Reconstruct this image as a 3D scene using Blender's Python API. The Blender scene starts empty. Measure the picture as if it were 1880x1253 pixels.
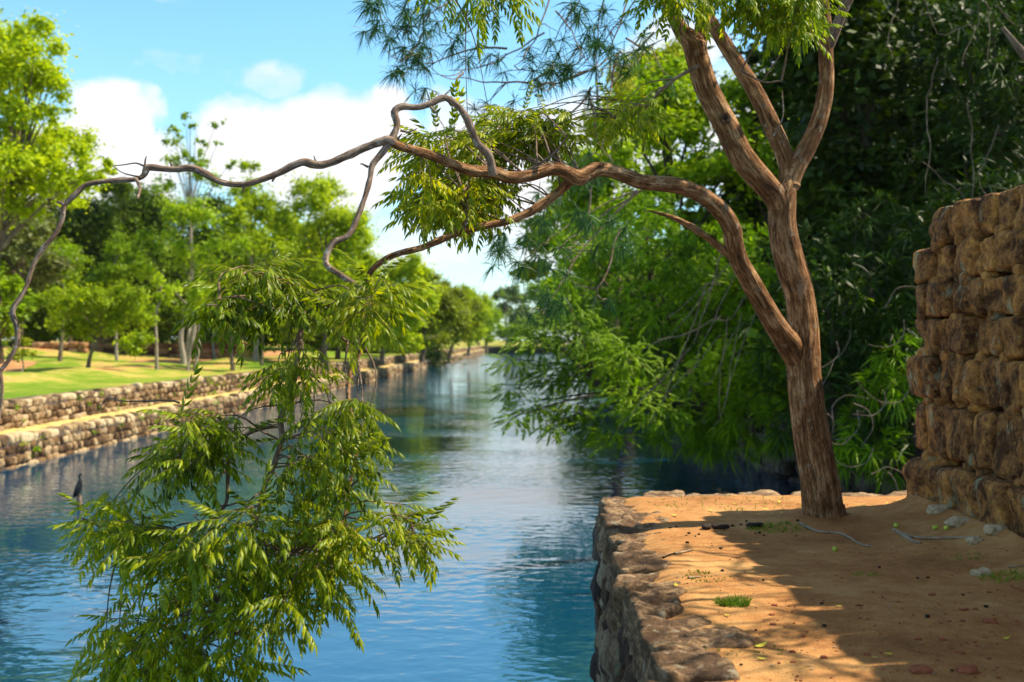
import bpy, math, random
import numpy as np
from mathutils import Vector, Matrix
R = math.radians
rng = np.random.default_rng(7)
random.seed(7)
scene = bpy.context.scene
COL = scene.collection

# ------------------------------------------------------------------ camera
FPX = 2089.0; CX, CY = 940.0, 622.0; CAMZ = 3.8
cam_d = bpy.data.cameras.new('camera'); cam = bpy.data.objects.new('camera', cam_d); COL.objects.link(cam)
cam.location = (0, 0, CAMZ); cam.rotation_euler = (R(90), 0, 0)
cam_d.sensor_width = 36; cam_d.lens = FPX/1880*36
cam_d.shift_y = -(626.5-CY)/1880
cam_d.clip_end = 3000; cam_d.clip_start = 0.05
cam_d.dof.use_dof = True; cam_d.dof.focus_distance = 8.2; cam_d.dof.aperture_fstop = 1.9
scene.camera = cam
# ------------------------------------------------------------------ light
SUN_EL, SUN_AZ = 51.0, 9.0      # to the right of the view and a little ahead
sun_dir = Vector((math.cos(R(SUN_AZ))*math.cos(R(SUN_EL)), math.sin(R(SUN_AZ))*math.cos(R(SUN_EL)), math.sin(R(SUN_EL))))
sd = bpy.data.lights.new('sun', 'SUN'); sd.energy = 5.0; sd.angle = R(0.6); sd.color = (1.0, 0.88, 0.66)
so = bpy.data.objects.new('sun', sd); COL.objects.link(so); so.location = (30, 20, 60)
so.rotation_euler = (-sun_dir).to_track_quat('-Z', 'Y').to_euler()
scene.view_settings.view_transform = 'Standard'; scene.view_settings.look = 'None'
scene.view_settings.gamma = 1.0; scene.view_settings.use_curve_mapping = False
scene.view_settings.exposure = 0.8
world = bpy.data.worlds.new('World'); scene.world = world; world.use_nodes = True

def build_world():
    nt = world.node_tree; N = nt.nodes; L = nt.links; N.clear()
    out = N.new('ShaderNodeOutputWorld'); bg = N.new('ShaderNodeBackground'); L.new(bg.outputs[0], out.inputs[0])
    sky = N.new('ShaderNodeTexSky'); sky.sky_type = 'NISHITA'; sky.sun_disc = False
    sky.sun_elevation = R(SUN_EL); sky.sun_rotation = R(90-SUN_AZ)
    sky.air_density = 1.0; sky.dust_density = 0.3; sky.ozone_density = 3.0
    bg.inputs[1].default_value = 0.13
    tc = N.new('ShaderNodeTexCoord'); sep = N.new('ShaderNodeSeparateXYZ'); L.new(tc.outputs['Generated'], sep.inputs[0])
    def m(op, a, b=None, c=None, clamp=False):
        n = N.new('ShaderNodeMath'); n.operation = op; n.use_clamp = clamp
        for i, v in enumerate((a, b, c)):
            if v is None: continue
            if isinstance(v, (int, float)): n.inputs[i].default_value = v
            else: L.new(v, n.inputs[i])
        return n.outputs[0]
    X, Y, Z = sep.outputs
    hz = m('SQRT', m('ADD', m('MULTIPLY', X, X), m('MULTIPLY', Y, Y)))
    yy = m('MAXIMUM', Y, 0.02)
    nz = N.new('ShaderNodeTexNoise'); nz.inputs['Scale'].default_value = 7; nz.inputs['Detail'].default_value = 8; nz.inputs['Roughness'].default_value = 0.62
    mp = N.new('ShaderNodeMapping'); mp.inputs['Scale'].default_value = (1, 1, 1.5); L.new(tc.outputs['Generated'], mp.inputs[0]); L.new(mp.outputs[0], nz.inputs[0])
    nf = m('SUBTRACT', nz.outputs[0], 0.5)
    wz = N.new('ShaderNodeTexNoise'); wz.inputs['Scale'].default_value = 16; wz.inputs['Detail'].default_value = 5; L.new(tc.outputs['Generated'], wz.inputs[0])
    ws = N.new('ShaderNodeSeparateColor'); L.new(wz.outputs['Color'], ws.inputs[0])
    u0 = m('DIVIDE', X, yy); v0 = m('DIVIDE', Z, yy)
    u = m('ADD', u0, m('MULTIPLY', m('SUBTRACT', ws.outputs[0], .5), .11)); v = m('ADD', v0, m('MULTIPLY', m('SUBTRACT', ws.outputs[1], .5), .07))
    best = None
    # (px, py, rx, ry, weight): cloud banks in the direction of the view
    for (px, py, rx, ry, w) in [(600, 290, 175, 120, 1.0), (440, 265, 120, 85, 1.0), (700, 235, 60, 70, 1.0), (190, 220, 90, 80, 1.0), (150, 330, 220, 110, 1.0),
                                (515, 150, 85, 50, .50), (330, 112, 75, 26, .34), (672, 88, 45, 28, .34), (860, 210, 80, 60, .6), (1010, 300, 260, 140, .9), (1240, 90, 100, 60, .7), (860, 430, 330, 110, .62), (-300, 300, 300, 180, 1.0),(1600,250,350,180,.9), (300,10,100,18,.25)]:
        cu, cv, ru, rv = (px-CX)/FPX, (CY-py)/FPX, rx/FPX, ry/FPX
        a = m('DIVIDE', m('SUBTRACT', u, cu), ru); b = m('DIVIDE', m('SUBTRACT', v, cv), rv)
        d = m('SUBTRACT', 1.0, m('SQRT', m('ADD', m('MULTIPLY', a, a), m('MULTIPLY', b, b))))
        d = m('MULTIPLY', m('MINIMUM', m('ADD', m('MULTIPLY', d, 1.6), 0.40), 1.0), w)
        best = d if best is None else m('MAXIMUM', best, d)
    cl = m('ADD', best, m('MULTIPLY', nf, 1.5))
    ms = N.new('ShaderNodeMapRange'); ms.interpolation_type = 'SMOOTHSTEP'; ms.inputs[1].default_value = 0.05; ms.inputs[2].default_value = 0.85
    L.new(cl, ms.inputs[0])
    front = m('GREATER_THAN', Y, 0.05)
    mask = m('MULTIPLY', ms.outputs[0], front)
    # unseen clouds overhead and behind, added to neutralise the blue ambient light
    nz2 = N.new('ShaderNodeTexNoise'); nz2.inputs['Scale'].default_value = 3.2; nz2.inputs['Detail'].default_value = 7; nz2.inputs['Roughness'].default_value = .6
    L.new(mp.outputs[0], nz2.inputs[0])
    ms2 = N.new('ShaderNodeMapRange'); ms2.interpolation_type = 'SMOOTHSTEP'; ms2.inputs[1].default_value = 0.44; ms2.inputs[2].default_value = 0.62
    L.new(nz2.outputs[0], ms2.inputs[0])
    hi = m('GREATER_THAN', v0, 0.36); back = m('SUBTRACT', 1.0, front); g = m('MAXIMUM', m('MULTIPLY', hi, .28), m('MULTIPLY', back, .45))
    mask = m('MAXIMUM', mask, m('MULTIPLY', ms2.outputs[0], g))
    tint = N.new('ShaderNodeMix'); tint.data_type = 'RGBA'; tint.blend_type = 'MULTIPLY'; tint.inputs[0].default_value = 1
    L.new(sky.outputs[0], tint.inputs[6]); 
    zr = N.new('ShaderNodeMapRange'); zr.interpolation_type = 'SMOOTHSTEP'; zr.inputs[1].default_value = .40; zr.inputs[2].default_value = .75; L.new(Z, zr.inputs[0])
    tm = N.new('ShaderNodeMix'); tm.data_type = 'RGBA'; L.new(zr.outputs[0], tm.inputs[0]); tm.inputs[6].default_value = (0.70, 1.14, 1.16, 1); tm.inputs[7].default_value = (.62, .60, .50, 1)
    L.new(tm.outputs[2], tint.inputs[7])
    # milky air low over the horizon
    low = m('MULTIPLY', m('POWER', 2.718, m('MULTIPLY', m('MAXIMUM', Z, 0.0), -9.0)), .78)
    mask = m('MAXIMUM', mask, low)
    mix = N.new('ShaderNodeMix'); mix.data_type = 'RGBA'; L.new(mask, mix.inputs[0]); L.new(tint.outputs[2], mix.inputs[6])
    sh = N.new('ShaderNodeMapRange'); sh.inputs[1].default_value = .35; sh.inputs[2].default_value = .65; L.new(nz2.outputs[0], sh.inputs[0])
    cc = N.new('ShaderNodeMix'); cc.data_type = 'RGBA'; L.new(m('ADD', m('MULTIPLY', nz.outputs[0], .7), m('MULTIPLY', sh.outputs[0], .3), None, True), cc.inputs[0])
    cc.inputs[6].default_value = (4.0, 4.2, 4.5, 1); cc.inputs[7].default_value = (5.6, 5.5, 5.4, 1); L.new(cc.outputs[2], mix.inputs[7])
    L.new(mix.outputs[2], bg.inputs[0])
build_world()

# ------------------------------------------------------------------ helpers
def P(px, py, Y):
    return np.array([(px-CX)/FPX*Y, Y, CAMZ-(py-CY)/FPX*Y])

def _hash(ix, iy, iz, seed):
    h = (ix*374761393 + iy*668265263 + iz*2147483647 + seed*1274126177) & 0xffffffff
    h = ((h ^ (h >> 13))*1274126177) & 0xffffffff
    h = (h ^ (h >> 16)) & 0xffffffff
    return h.astype(np.float64)/0xffffffff*2-1
def vnoise(p, seed=0):
    p = np.asarray(p, float); f = np.floor(p); i = f.astype(np.int64); t = p-f; t = t*t*(3-2*t)
    r = 0
    for dx in (0, 1):
        wx = t[:, 0] if dx else 1-t[:, 0]
        for dy in (0, 1):
            wy = t[:, 1] if dy else 1-t[:, 1]
            for dz in (0, 1):
                wz = t[:, 2] if dz else 1-t[:, 2]
                r = r + _hash(i[:, 0]+dx, i[:, 1]+dy, i[:, 2]+dz, seed)*wx*wy*wz
    return r
def fbm(p, seed=0, o=3):
    r = 0; a = 1
    for k in range(o):
        r = r + a*vnoise(np.asarray(p)*2**k+k*7.3, seed+k); a *= .5
    return r/1.6

class MB:
    def __init__(s): s.v = []; s.f = []; s.n = 0; s.b = []
    def add(s, v, f, bark=None):
        v = np.asarray(v, float); f = np.asarray(f, np.int64)
        s.v.append(v); s.f.append(f+s.n); s.n += len(v)
        s.b.append(bark if bark is not None else np.zeros((len(v), 3)))
    def build(s, name, mat, parent=None, smooth=True, loc=(0, 0, 0), extra=None):
        nf0 = sum(len(f) for f in s.f)
        if extra: s.add(np.concatenate(extra[0].v), np.zeros((0, 4), int)); s.f += [f+s.n-extra[0].n for f in extra[0].f]
        me = bpy.data.meshes.new(name)
        v = np.concatenate(s.v)-np.asarray(loc)
        me.vertices.add(len(v)); me.vertices.foreach_set('co', v.astype(np.float32).ravel())
        lens = np.concatenate([np.full(len(f), f.shape[1]) for f in s.f]); idx = np.concatenate([f.ravel() for f in s.f])
        me.loops.add(len(idx)); me.loops.foreach_set('vertex_index', idx.astype(np.int32))
        me.polygons.add(len(lens)); st = np.concatenate([[0], np.cumsum(lens)[:-1]])
        me.polygons.foreach_set('loop_start', st.astype(np.int32)); me.polygons.foreach_set('loop_total', lens.astype(np.int32))
        me.polygons.foreach_set('use_smooth', np.full(len(lens), smooth))
        b = np.concatenate(s.b)
        if np.any(b):
            at = me.attributes.new('bark', 'FLOAT_VECTOR', 'POINT'); at.data.foreach_set('vector', b.astype(np.float32).ravel())
        me.update(calc_edges=True); me.materials.append(mat)
        if extra:
            me.materials.append(extra[1]); me.polygons.foreach_set('material_index', (np.arange(len(lens)) >= nf0).astype(np.int32))
        o = bpy.data.objects.new(name, me); COL.objects.link(o)
        if parent is not None:
            w = np.zeros(3); q = parent
            while q is not None: w = w+np.asarray(q.location); q = q.parent
            o.parent = parent; o.location = np.asarray(loc)-w
        else: o.location = loc
        return o
def tag(o, label, cat, group=None, kind=None):
    o['label'] = label; o['category'] = cat
    if group: o['group'] = group
    if kind: o['kind'] = kind
    return o
def thing(name, label, cat, loc=(0, 0, 0), group=None):
    o = bpy.data.objects.new(name, None); COL.objects.link(o); o.location = [float(c) for c in loc]; o.empty_display_size = .3
    return tag(o, label, cat, group)
def struct(o): o['kind'] = 'structure'; return o

def catmull(pts, step):
    pts = np.asarray(pts, float); n = len(pts); out = []
    e = np.vstack([2*pts[0]-pts[1], pts, 2*pts[-1]-pts[-2]])
    for i in range(n-1):
        p0, p1, p2, p3 = e[i], e[i+1], e[i+2], e[i+3]
        k = max(1, int(np.ceil(np.linalg.norm((p2-p1)[:3])/step)))
        t = (np.arange(k)/k)[:, None]
        out.append(.5*((2*p1)+(-p0+p2)*t+(2*p0-5*p1+4*p2-p3)*t*t+(-p0+3*p1-3*p2+p3)*t**3))
    out.append(pts[-1:]); return np.vstack(out)
def tube(mb, pts, rad, res=8, step=.05, rough=0., seed=0, jitter=0., flute=0.):
    q = catmull(np.hstack([np.asarray(pts, float), np.asarray(rad, float)[:, None]]), step)
    c = q[:, :3]; r = np.maximum(q[:, 3], .0008)
    if rough > .15:   # knots and swellings
        kn = vnoise(np.stack([c[:, 0]*7, c[:, 2]*7, 0*r+seed], 1), seed); r = r*(1+.30*np.maximum(0, kn-.1)+.10*vnoise(c*25, seed+3))
    if jitter: c = c+np.stack([vnoise(c*3.1, seed+11), vnoise(c*3.1, seed+12), vnoise(c*3.1, seed+13)], 1)*jitter
    t = np.gradient(c, axis=0); t /= np.linalg.norm(t, axis=1)[:, None]+1e-9
    a = np.array([0, 1., 0]) if abs(t[0][1]) < .9 else np.array([1., 0, 0]); N = []
    for i in range(len(c)):
        a = a-t[i]*np.dot(a, t[i]); a /= np.linalg.norm(a)+1e-9; N.append(a)
    N = np.array(N); B = np.cross(t, N)
    th = np.linspace(0, 2*np.pi, res, endpoint=False)
    d = N[:, None]*np.cos(th)[None, :, None]+B[:, None]*np.sin(th)[None, :, None]
    L = np.concatenate([[0], np.cumsum(np.linalg.norm(np.diff(c, axis=0), axis=1))])
    bk = np.stack([np.cos(th)[None]*r[:, None], np.sin(th)[None]*r[:, None], np.repeat(L[:, None], res, 1)], 2)
    rr = np.repeat(r[:, None], res, 1)
    if rough:
        k = np.stack([np.cos(th)[None]*.8+seed*3.3+0*r[:, None], np.sin(th)[None]*.8+0*r[:, None], L[:, None]*3.2/ max(r.mean()*14, .3)+0*th[None]], 2).reshape(-1, 3)
        rr = rr*(1+rough*fbm(k, seed, 3).reshape(rr.shape))
        if flute:
            fr = vnoise(np.stack([np.cos(th)[None]*6+0*r[:, None], np.sin(th)[None]*6+0*r[:, None], L[:, None]*2.2+0*th[None]], 2).reshape(-1, 3), seed+5)
            rr = rr+flute*fr.reshape(rr.shape)
    v = (c[:, None]+d*rr[:, :, None])
    m = len(c); i = np.arange(m-1)[:, None]; j = np.arange(res)[None]
    f = np.stack([i*res+j, i*res+(j+1) % res, (i+1)*res+(j+1) % res, (i+1)*res+j], 2).reshape(-1, 4)
    v = v.reshape(-1, 3); bk = bk.reshape(-1, 3)
    v = np.vstack([v, c[-1]+t[-1]*r[-1]*.5]); bk = np.vstack([bk, bk[-1]])
    mb.add(v, f, bk)
    last = (m-1)*res+np.arange(res)
    mb.f.append(np.stack([last, (m-1)*res+(np.arange(res)+1) % res, np.full(res, len(v)-1)], 1)+mb.n-len(v))

def cube_sphere(n):
    g = np.linspace(-1, 1, n+1); vs = []; fs = []; off = 0
    A, Bq = np.meshgrid(g, g, indexing='ij')
    for ax in range(3):
        for s in (-1, 1):
            p = np.zeros(A.shape+(3,)); p[..., ax] = s; p[..., (ax+1) % 3] = A; p[..., (ax+2) % 3] = Bq*s
            vs.append(p.reshape(-1, 3)); i, j = np.meshgrid(range(n), range(n), indexing='ij')
            k = i*(n+1)+j; fs.append(np.stack([k, k+n+1, k+n+2, k+1], 2).reshape(-1, 4)+off); off += (n+1)**2
    v = np.vstack(vs); f = np.vstack(fs)
    key = np.round(v*1e4).astype(np.int64); _, ui, inv = np.unique(key, axis=0, return_index=True, return_inverse=True)
    return v[ui], inv.reshape(-1)[f]
_cs = {}
def stone(mb, c, half, seed, n=8, rough=.12, p=5., rot=0., groove=0., fine=0., warp=.16):
    if n not in _cs: _cs[n] = cube_sphere(n)
    v, f = _cs[n]
    q = v/((np.abs(v)**p).sum(1)**(1/p))[:, None]
    h = np.asarray(half, float)
    r_ = np.random.default_rng(seed)
    w = q*h; m = float(np.mean(h))
    w = w*(1+warp*np.stack([vnoise(q*.9+seed*5.1, 1), vnoise(q*.9+seed*3.7, 2), vnoise(q*.9+seed*2.9, 3)], 1))
    nd = v/np.linalg.norm(v, axis=1)[:, None]
    d = rough*m*fbm(w/m*1.3+seed*9.7, 4, 3)
    if fine: d = d+fine*fbm(w*16+seed, 8, 3)
    if groove: d = d-groove*np.maximum(0, vnoise(w*np.array([7, 7, 1.2])+seed*4.1, 9))
    w = w+nd*d[:, None]
    if rot:
        cr, sr = math.cos(rot), math.sin(rot); w = np.stack([w[:, 0]*cr-w[:, 1]*sr, w[:, 0]*sr+w[:, 1]*cr, w[:, 2]], 1)
    mb.add(w+np.asarray(c), f)

# ------------------------------------------------------------------ materials
def newmat(name):
    m = bpy.data.materials.new(name); m.use_nodes = True; nt = m.node_tree; nt.nodes.clear()
    out = nt.nodes.new('ShaderNodeOutputMaterial'); return m, nt.nodes, nt.links, out
def ramp(N, L, src, stops):
    r = N.new('ShaderNodeValToRGB'); e = r.color_ramp.elements
    while len(e) < len(stops): e.new(.5)
    for el, (p, c) in zip(e, stops): el.position = p; el.color = (*c, 1)
    L.new(src, r.inputs[0]); return r.outputs[0]
def noise(N, L, vec, scale, detail=4, rough=.55, mapping=None, dist=0.):
    if mapping:
        mp = N.new('ShaderNodeMapping'); mp.inputs['Scale'].default_value = mapping; L.new(vec, mp.inputs[0]); vec = mp.outputs[0]
    n = N.new('ShaderNodeTexNoise'); n.inputs['Scale'].default_value = scale; n.inputs['Detail'].default_value = detail
    n.inputs['Roughness'].default_value = rough; n.inputs['Distortion'].default_value = dist; L.new(vec, n.inputs[0]); return n.outputs[0]
def mixc(N, L, fac, a, b, mode='MIX'):
    x = N.new('ShaderNodeMix'); x.data_type = 'RGBA'; x.blend_type = mode
    for i, v in ((0, fac), (6, a), (7, b)):
        if isinstance(v, (int, float)): x.inputs[i].default_value = v
        elif isinstance(v, tuple): x.inputs[i].default_value = (*v, 1)
        else: L.new(v, x.inputs[i])
    return x.outputs[2]
def mth(N, L, op, a, b=None, clamp=False):
    n = N.new('ShaderNodeMath'); n.operation = op; n.use_clamp = clamp
    for i, v in enumerate((a, b)):
        if v is None: continue
        if isinstance(v, (int, float)): n.inputs[i].default_value = v
        else: L.new(v, n.inputs[i])
    return n.outputs[0]
def bump(N, L, h, strength, dist, prev=None):
    b = N.new('ShaderNodeBump'); b.inputs['Strength'].default_value = strength; b.inputs['Distance'].default_value = dist
    L.new(h, b.inputs['Height'])
    if prev is not None: L.new(prev, b.inputs['Normal'])
    return b.outputs[0]

def leaf_mat(name, cols, trans=.4, tcol=None, rough=.5, spec=.2, clump=.6, cscale=.5):
    """cols: dark, mid, bright base colours varied leaf by leaf and clump by clump"""
    m, N, L, out = newmat(name)
    g = N.new('ShaderNodeNewGeometry'); tc = N.new('ShaderNodeTexCoord'); oi = N.new('ShaderNodeObjectInfo')
    nz = noise(N, L, tc.outputs['Object'], cscale, 2)
    f = mth(N, L, 'ADD', mth(N, L, 'MULTIPLY', g.outputs['Random Per Island'], 1-clump), mth(N, L, 'MULTIPLY', nz, clump*1.6))
    f = mth(N, L, 'ADD', f, mth(N, L, 'MULTIPLY', mth(N, L, 'SUBTRACT', oi.outputs['Random'], .5), .35))
    f = mth(N, L, 'SUBTRACT', f, clump*.3, True)
    k = len(cols); c = ramp(N, L, f, [(.1+.85*i/(k-1), cols[i]) for i in range(k)])
    pb = N.new('ShaderNodeBsdfPrincipled'); L.new(c, pb.inputs['Base Color']); pb.inputs['Roughness'].default_value = rough
    pb.inputs['Specular IOR Level'].default_value = spec
    tr = N.new('ShaderNodeBsdfTranslucent'); L.new(mixc(N, L, 1.0, c, tcol or (1.6, 1.6, .5), 'MULTIPLY'), tr.inputs[0])
    ms = N.new('ShaderNodeMixShader'); ms.inputs[0].default_value = trans
    L.new(pb.outputs[0], ms.inputs[1]); L.new(tr.outputs[0], ms.inputs[2]); L.new(ms.outputs[0], out.inputs[0]); return m

def bark_mat(name, c1, c2, c3, scale=1., bs=.8, dist=.02, patch=None):
    m, N, L, out = newmat(name)
    at = N.new('ShaderNodeAttribute'); at.attribute_name = 'bark'; v = at.outputs['Vector']; tc = N.new('ShaderNodeTexCoord')
    fib = noise(N, L, v, 38*scale, 6, .65, (1, 1, .13), .6)
    crk = noise(N, L, v, 85*scale, 3, .5, (1, 1, .22), 1.2)
    big = noise(N, L, tc.outputs['Object'], 5*scale, 4)
    mid = noise(N, L, tc.outputs['Object'], 60*scale, 4, .7)
    col = ramp(N, L, mth(N, L, 'ADD', mth(N, L, 'MULTIPLY', fib, .65), mth(N, L, 'MULTIPLY', big, .35)), [(.36, c1), (.5, c2), (.64, c3)])
    if patch:
        pn = noise(N, L, tc.outputs['Object'], 13*scale, 3, .6)
        col = mixc(N, L, ramp(N, L, pn, [(.6, (0, 0, 0)), (.68, (1, 1, 1))]), col, patch)
    pb = N.new('ShaderNodeBsdfPrincipled'); L.new(col, pb.inputs['Base Color']); pb.inputs['Roughness'].default_value = .9; pb.inputs['Specular IOR Level'].default_value = .15
    col = mixc(N, L, ramp(N, L, crk, [(.34, (.75, .75, .75)), (.44, (0, 0, 0))]), col, tuple(x*.5 for x in c1)); L.new(col, pb.inputs['Base Color'])
    nrm = bump(N, L, fib, bs, dist); nrm = bump(N, L, crk, bs*.8, dist*.4, nrm); nrm = bump(N, L, mid, .35, dist*.3, nrm); L.new(nrm, pb.inputs['Normal'])
    L.new(pb.outputs[0], out.inputs[0]); return m

def stone_mat(name, c, lichen=None, scale=1., bs=.9, streak=(1, 1, .25), dist=.03):
    m, N, L, out = newmat(name)
    g = N.new('ShaderNodeNewGeometry'); tc = N.new('ShaderNodeTexCoord'); v = tc.outputs['Object']
    a = noise(N, L, v, 3.2*scale, 6, .65, streak, .5); b = noise(N, L, v, 22*scale, 6, .72, streak); e = noise(N, L, v, 90*scale, 4, .7)
    f = mth(N, L, 'ADD', mth(N, L, 'MULTIPLY', a, .6), mth(N, L, 'MULTIPLY', b, .4))
    f = mth(N, L, 'ADD', f, mth(N, L, 'MULTIPLY', mth(N, L, 'SUBTRACT', g.outputs['Random Per Island'], .5), .30))
    col = ramp(N, L, f, [(.36, c[0]), (.46, c[1]), (.54, c[2]), (.66, c[3])])
    if lichen:
        ln = noise(N, L, v, 6*scale, 5, .7, (1, 1, .45)); col = mixc(N, L, ramp(N, L, ln, [(.59, (0, 0, 0)), (.66, (.75, .75, .75))]), col, lichen)
    dk = noise(N, L, v, 4.6*scale, 6, .7); col = mixc(N, L, ramp(N, L, dk, [(.60, (0, 0, 0)), (.70, (.5, .5, .5))]), col, (.06, .035, .024))
    pb = N.new('ShaderNodeBsdfPrincipled'); L.new(col, pb.inputs['Base Color']); pb.inputs['Roughness'].default_value = .88; pb.inputs['Specular IOR Level'].default_value = .25
    n1 = bump(N, L, b, bs, dist); n1 = bump(N, L, e, .5, dist*.25, n1); L.new(n1, pb.inputs['Normal']); L.new(pb.outputs[0], out.inputs[0]); return m

M = {}
M['neem'] = leaf_mat('neem_leaf', [(.040, .070, .002), (.175, .260, .003), (.50, .52, .008)], .46, (1.7, 1.5, .3), .38, .28, .45, 1.6)
M['stalk'] = leaf_mat('leaf_stalk', [(.20, .20, .02), (.34, .32, .03), (.42, .30, .05)], .2, rough=.5)
M['neem_top'] = leaf_mat('neem_young_leaf', [(.07, .14, .004), (.17, .28, .006), (.40, .44, .012)], .45, (1.8, 1.5, .3), .4, .25, .35, 2.)
M['lime'] = leaf_mat('lime_leaf', [(.14, .22, .006), (.33, .45, .008), (.52, .58, .015)], .45, (1.6, 1.5, .3), clump=.5)
M['mid'] = leaf_mat('green_leaf', [(.06, .120, .003), (.24, .37, .004), (.46, .56, .010)], .36, clump=.6, cscale=.35)
M['yel'] = leaf_mat('yellow_green_leaf', [(.10, .14, .006), (.27, .33, .012), (.46, .46, .03)], .38, (1.4, 1.4, .5), clump=.6, cscale=.35)
M['dark'] = leaf_mat('dark_leaf', [(.016, .036, .003), (.055, .105, .004), (.14, .22, .010)], .28, clump=.6, cscale=.35)
M['olive'] = leaf_mat('olive_leaf', [(.09, .11, .03), (.17, .20, .06), (.28, .30, .11)], .3, clump=.5)
M['forest'] = leaf_mat('forest_leaf_painted_shade', [(.008, .020, .002), (.026, .054, .003), (.075, .120, .006)], .25, clump=.55, cscale=.35)  # shade of the right-hand forest painted into the leaf greens
M['far'] = leaf_mat('far_leaf_painted_haze', [(.05, .10, .030), (.11, .19, .050), (.20, .29, .08)], .3)  # haze of the distance painted into pale bluish leaf colours
M['tuft'] = leaf_mat('narrow_leaf', [(.036, .085, .002), (.170, .300, .002), (.42, .54, .005)], .32, (1.4, 1.6, .5), clump=.55, cscale=.4)
M['tuft_dark'] = leaf_mat('narrow_leaf_painted_shade', [(.010, .026, .002), (.026, .060, .003), (.065, .130, .006)], .25, clump=.55)  # darkened copy of the narrow leaf, forest shade put into its colour
M['tuft_sky'] = leaf_mat('teal_needle_leaf', [(.015, .050, .018), (.035, .10, .03), (.08, .17, .03)], .32, clump=.4)
M['feather'] = leaf_mat('feather_leaf', [(.040, .090, .002), (.185, .310, .002), (.46, .56, .006)], .34, (1.4, 1.6, .5), clump=.55, cscale=.6)
M['bark'] = bark_mat('neem_bark', (.050, .022, .010), (.27, .125, .052), (.70, .42, .22), 1., 1., .035, (.34, .24, .16))
M['twig'] = bark_mat('twig_bark', (.075, .044, .030), (.20, .130, .092), (.42, .32, .25), 2., .7, .006, (.36, .33, .30))
M['bark_far'] = bark_mat('grey_bark', (.07, .048, .034), (.17, .125, .09), (.30, .24, .18), .5, .7, .03)
M['bark_pale'] = bark_mat('pale_bark', (.18, .14, .11), (.32, .27, .22), (.46, .40, .34), .5, .6, .02)
M['bark_dark'] = bark_mat('dark_bark', (.03, .022, .016), (.08, .058, .04), (.15, .11, .08), .6, .7, .02)
M['wall'] = stone_mat('warm_boulder', [(.07, .030, .011), (.34, .155, .048), (.62, .30, .075), (.80, .56, .27)], (.34, .36, .24), 1., 1., (1.1, 1.1, 1.0), .020)
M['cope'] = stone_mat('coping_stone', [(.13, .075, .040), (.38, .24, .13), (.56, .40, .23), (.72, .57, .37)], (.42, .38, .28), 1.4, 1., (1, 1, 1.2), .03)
M['bank_cope'] = stone_mat('bank_coping', [(.07, .04, .02), (.22, .14, .07), (.40, .29, .16), (.56, .44, .28)], None, .5)
M['bank'] = stone_mat('bank_stone', [(.045, .024, .012), (.14, .078, .036), (.25, .150, .072), (.46, .34, .20)], (.40, .36, .26), .5, .9, (1, 1, .6), .05)
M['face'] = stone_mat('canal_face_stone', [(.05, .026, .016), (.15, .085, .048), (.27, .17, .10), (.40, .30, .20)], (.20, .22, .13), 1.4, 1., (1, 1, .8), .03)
M['shade_stone'] = stone_mat('shaded_bank_stone', [(.02, .013, .012), (.06, .04, .032), (.11, .075, .06), (.18, .14, .11)], None, .7)  # dark copy of the bank stone with shade put into its colour

def sand_mat():
    m, N, L, out = newmat('sandy_soil'); tc = N.new('ShaderNodeTexCoord'); v = tc.outputs['Object']
    a = noise(N, L, v, 1.3, 5, .6); b = noise(N, L, v, 9, 6, .7); c = noise(N, L, v, 120, 4, .8); d = noise(N, L, v, 320, 2, .7)
    f = mth(N, L, 'ADD', mth(N, L, 'MULTIPLY', a, .35), mth(N, L, 'MULTIPLY', b, .22)); f = mth(N, L, 'ADD', f, mth(N, L, 'MULTIPLY', c, .43))
    col = ramp(N, L, f, [(.36, (.17, .062, .022)), (.5, (.42, .195, .066)), (.62, (.60, .37, .15))])
    sp = ramp(N, L, d, [(.60, (0, 0, 0)), (.70, (.6, .6, .6))]); col = mixc(N, L, sp, col, (.62, .44, .27))
    s2 = ramp(N, L, noise(N, L, v, 75, 2, .5), [(.66, (0, 0, 0)), (.71, (.7, .7, .7))]); col = mixc(N, L, s2, col, (.07, .035, .022))
    pb = N.new('ShaderNodeBsdfPrincipled'); L.new(col, pb.inputs['Base Color']); pb.inputs['Roughness'].default_value = .95; pb.inputs['Specular IOR Level'].default_value = .1
    n1 = bump(N, L, b, .5, .03); n1 = bump(N, L, c, .7, .006, n1); L.new(n1, pb.inputs['Normal']); L.new(pb.outputs[0], out.inputs[0]); return m
M['sand'] = sand_mat()
def lawn_mat():
    m, N, L, out = newmat('lawn_grass'); tc = N.new('ShaderNodeTexCoord'); v = tc.outputs['Object']
    a = noise(N, L, v, .13, 5, .65, (1, .5, 1), .4); b = noise(N, L, v, .8, 5, .7); c = noise(N, L, v, 9, 4, .8)
    f = mth(N, L, 'ADD', mth(N, L, 'MULTIPLY', a, .6), mth(N, L, 'MULTIPLY', b, .28)); f = mth(N, L, 'ADD', f, mth(N, L, 'MULTIPLY', c, .12))
    col = ramp(N, L, f, [(.38, (.085, .18, .010)), (.48, (.17, .26, .018)), (.54, (.42, .36, .08)), (.55, (.58, .36, .13)), (.60, (.42, .18, .07))])
    pb = N.new('ShaderNodeBsdfPrincipled'); L.new(col, pb.inputs['Base Color']); pb.inputs['Roughness'].default_value = .95; pb.inputs['Specular IOR Level'].default_value = .1
    L.new(bump(N, L, c, .8, .05), pb.inputs['Normal']); L.new(pb.outputs[0], out.inputs[0]); return m
M['lawn'] = lawn_mat()
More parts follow.
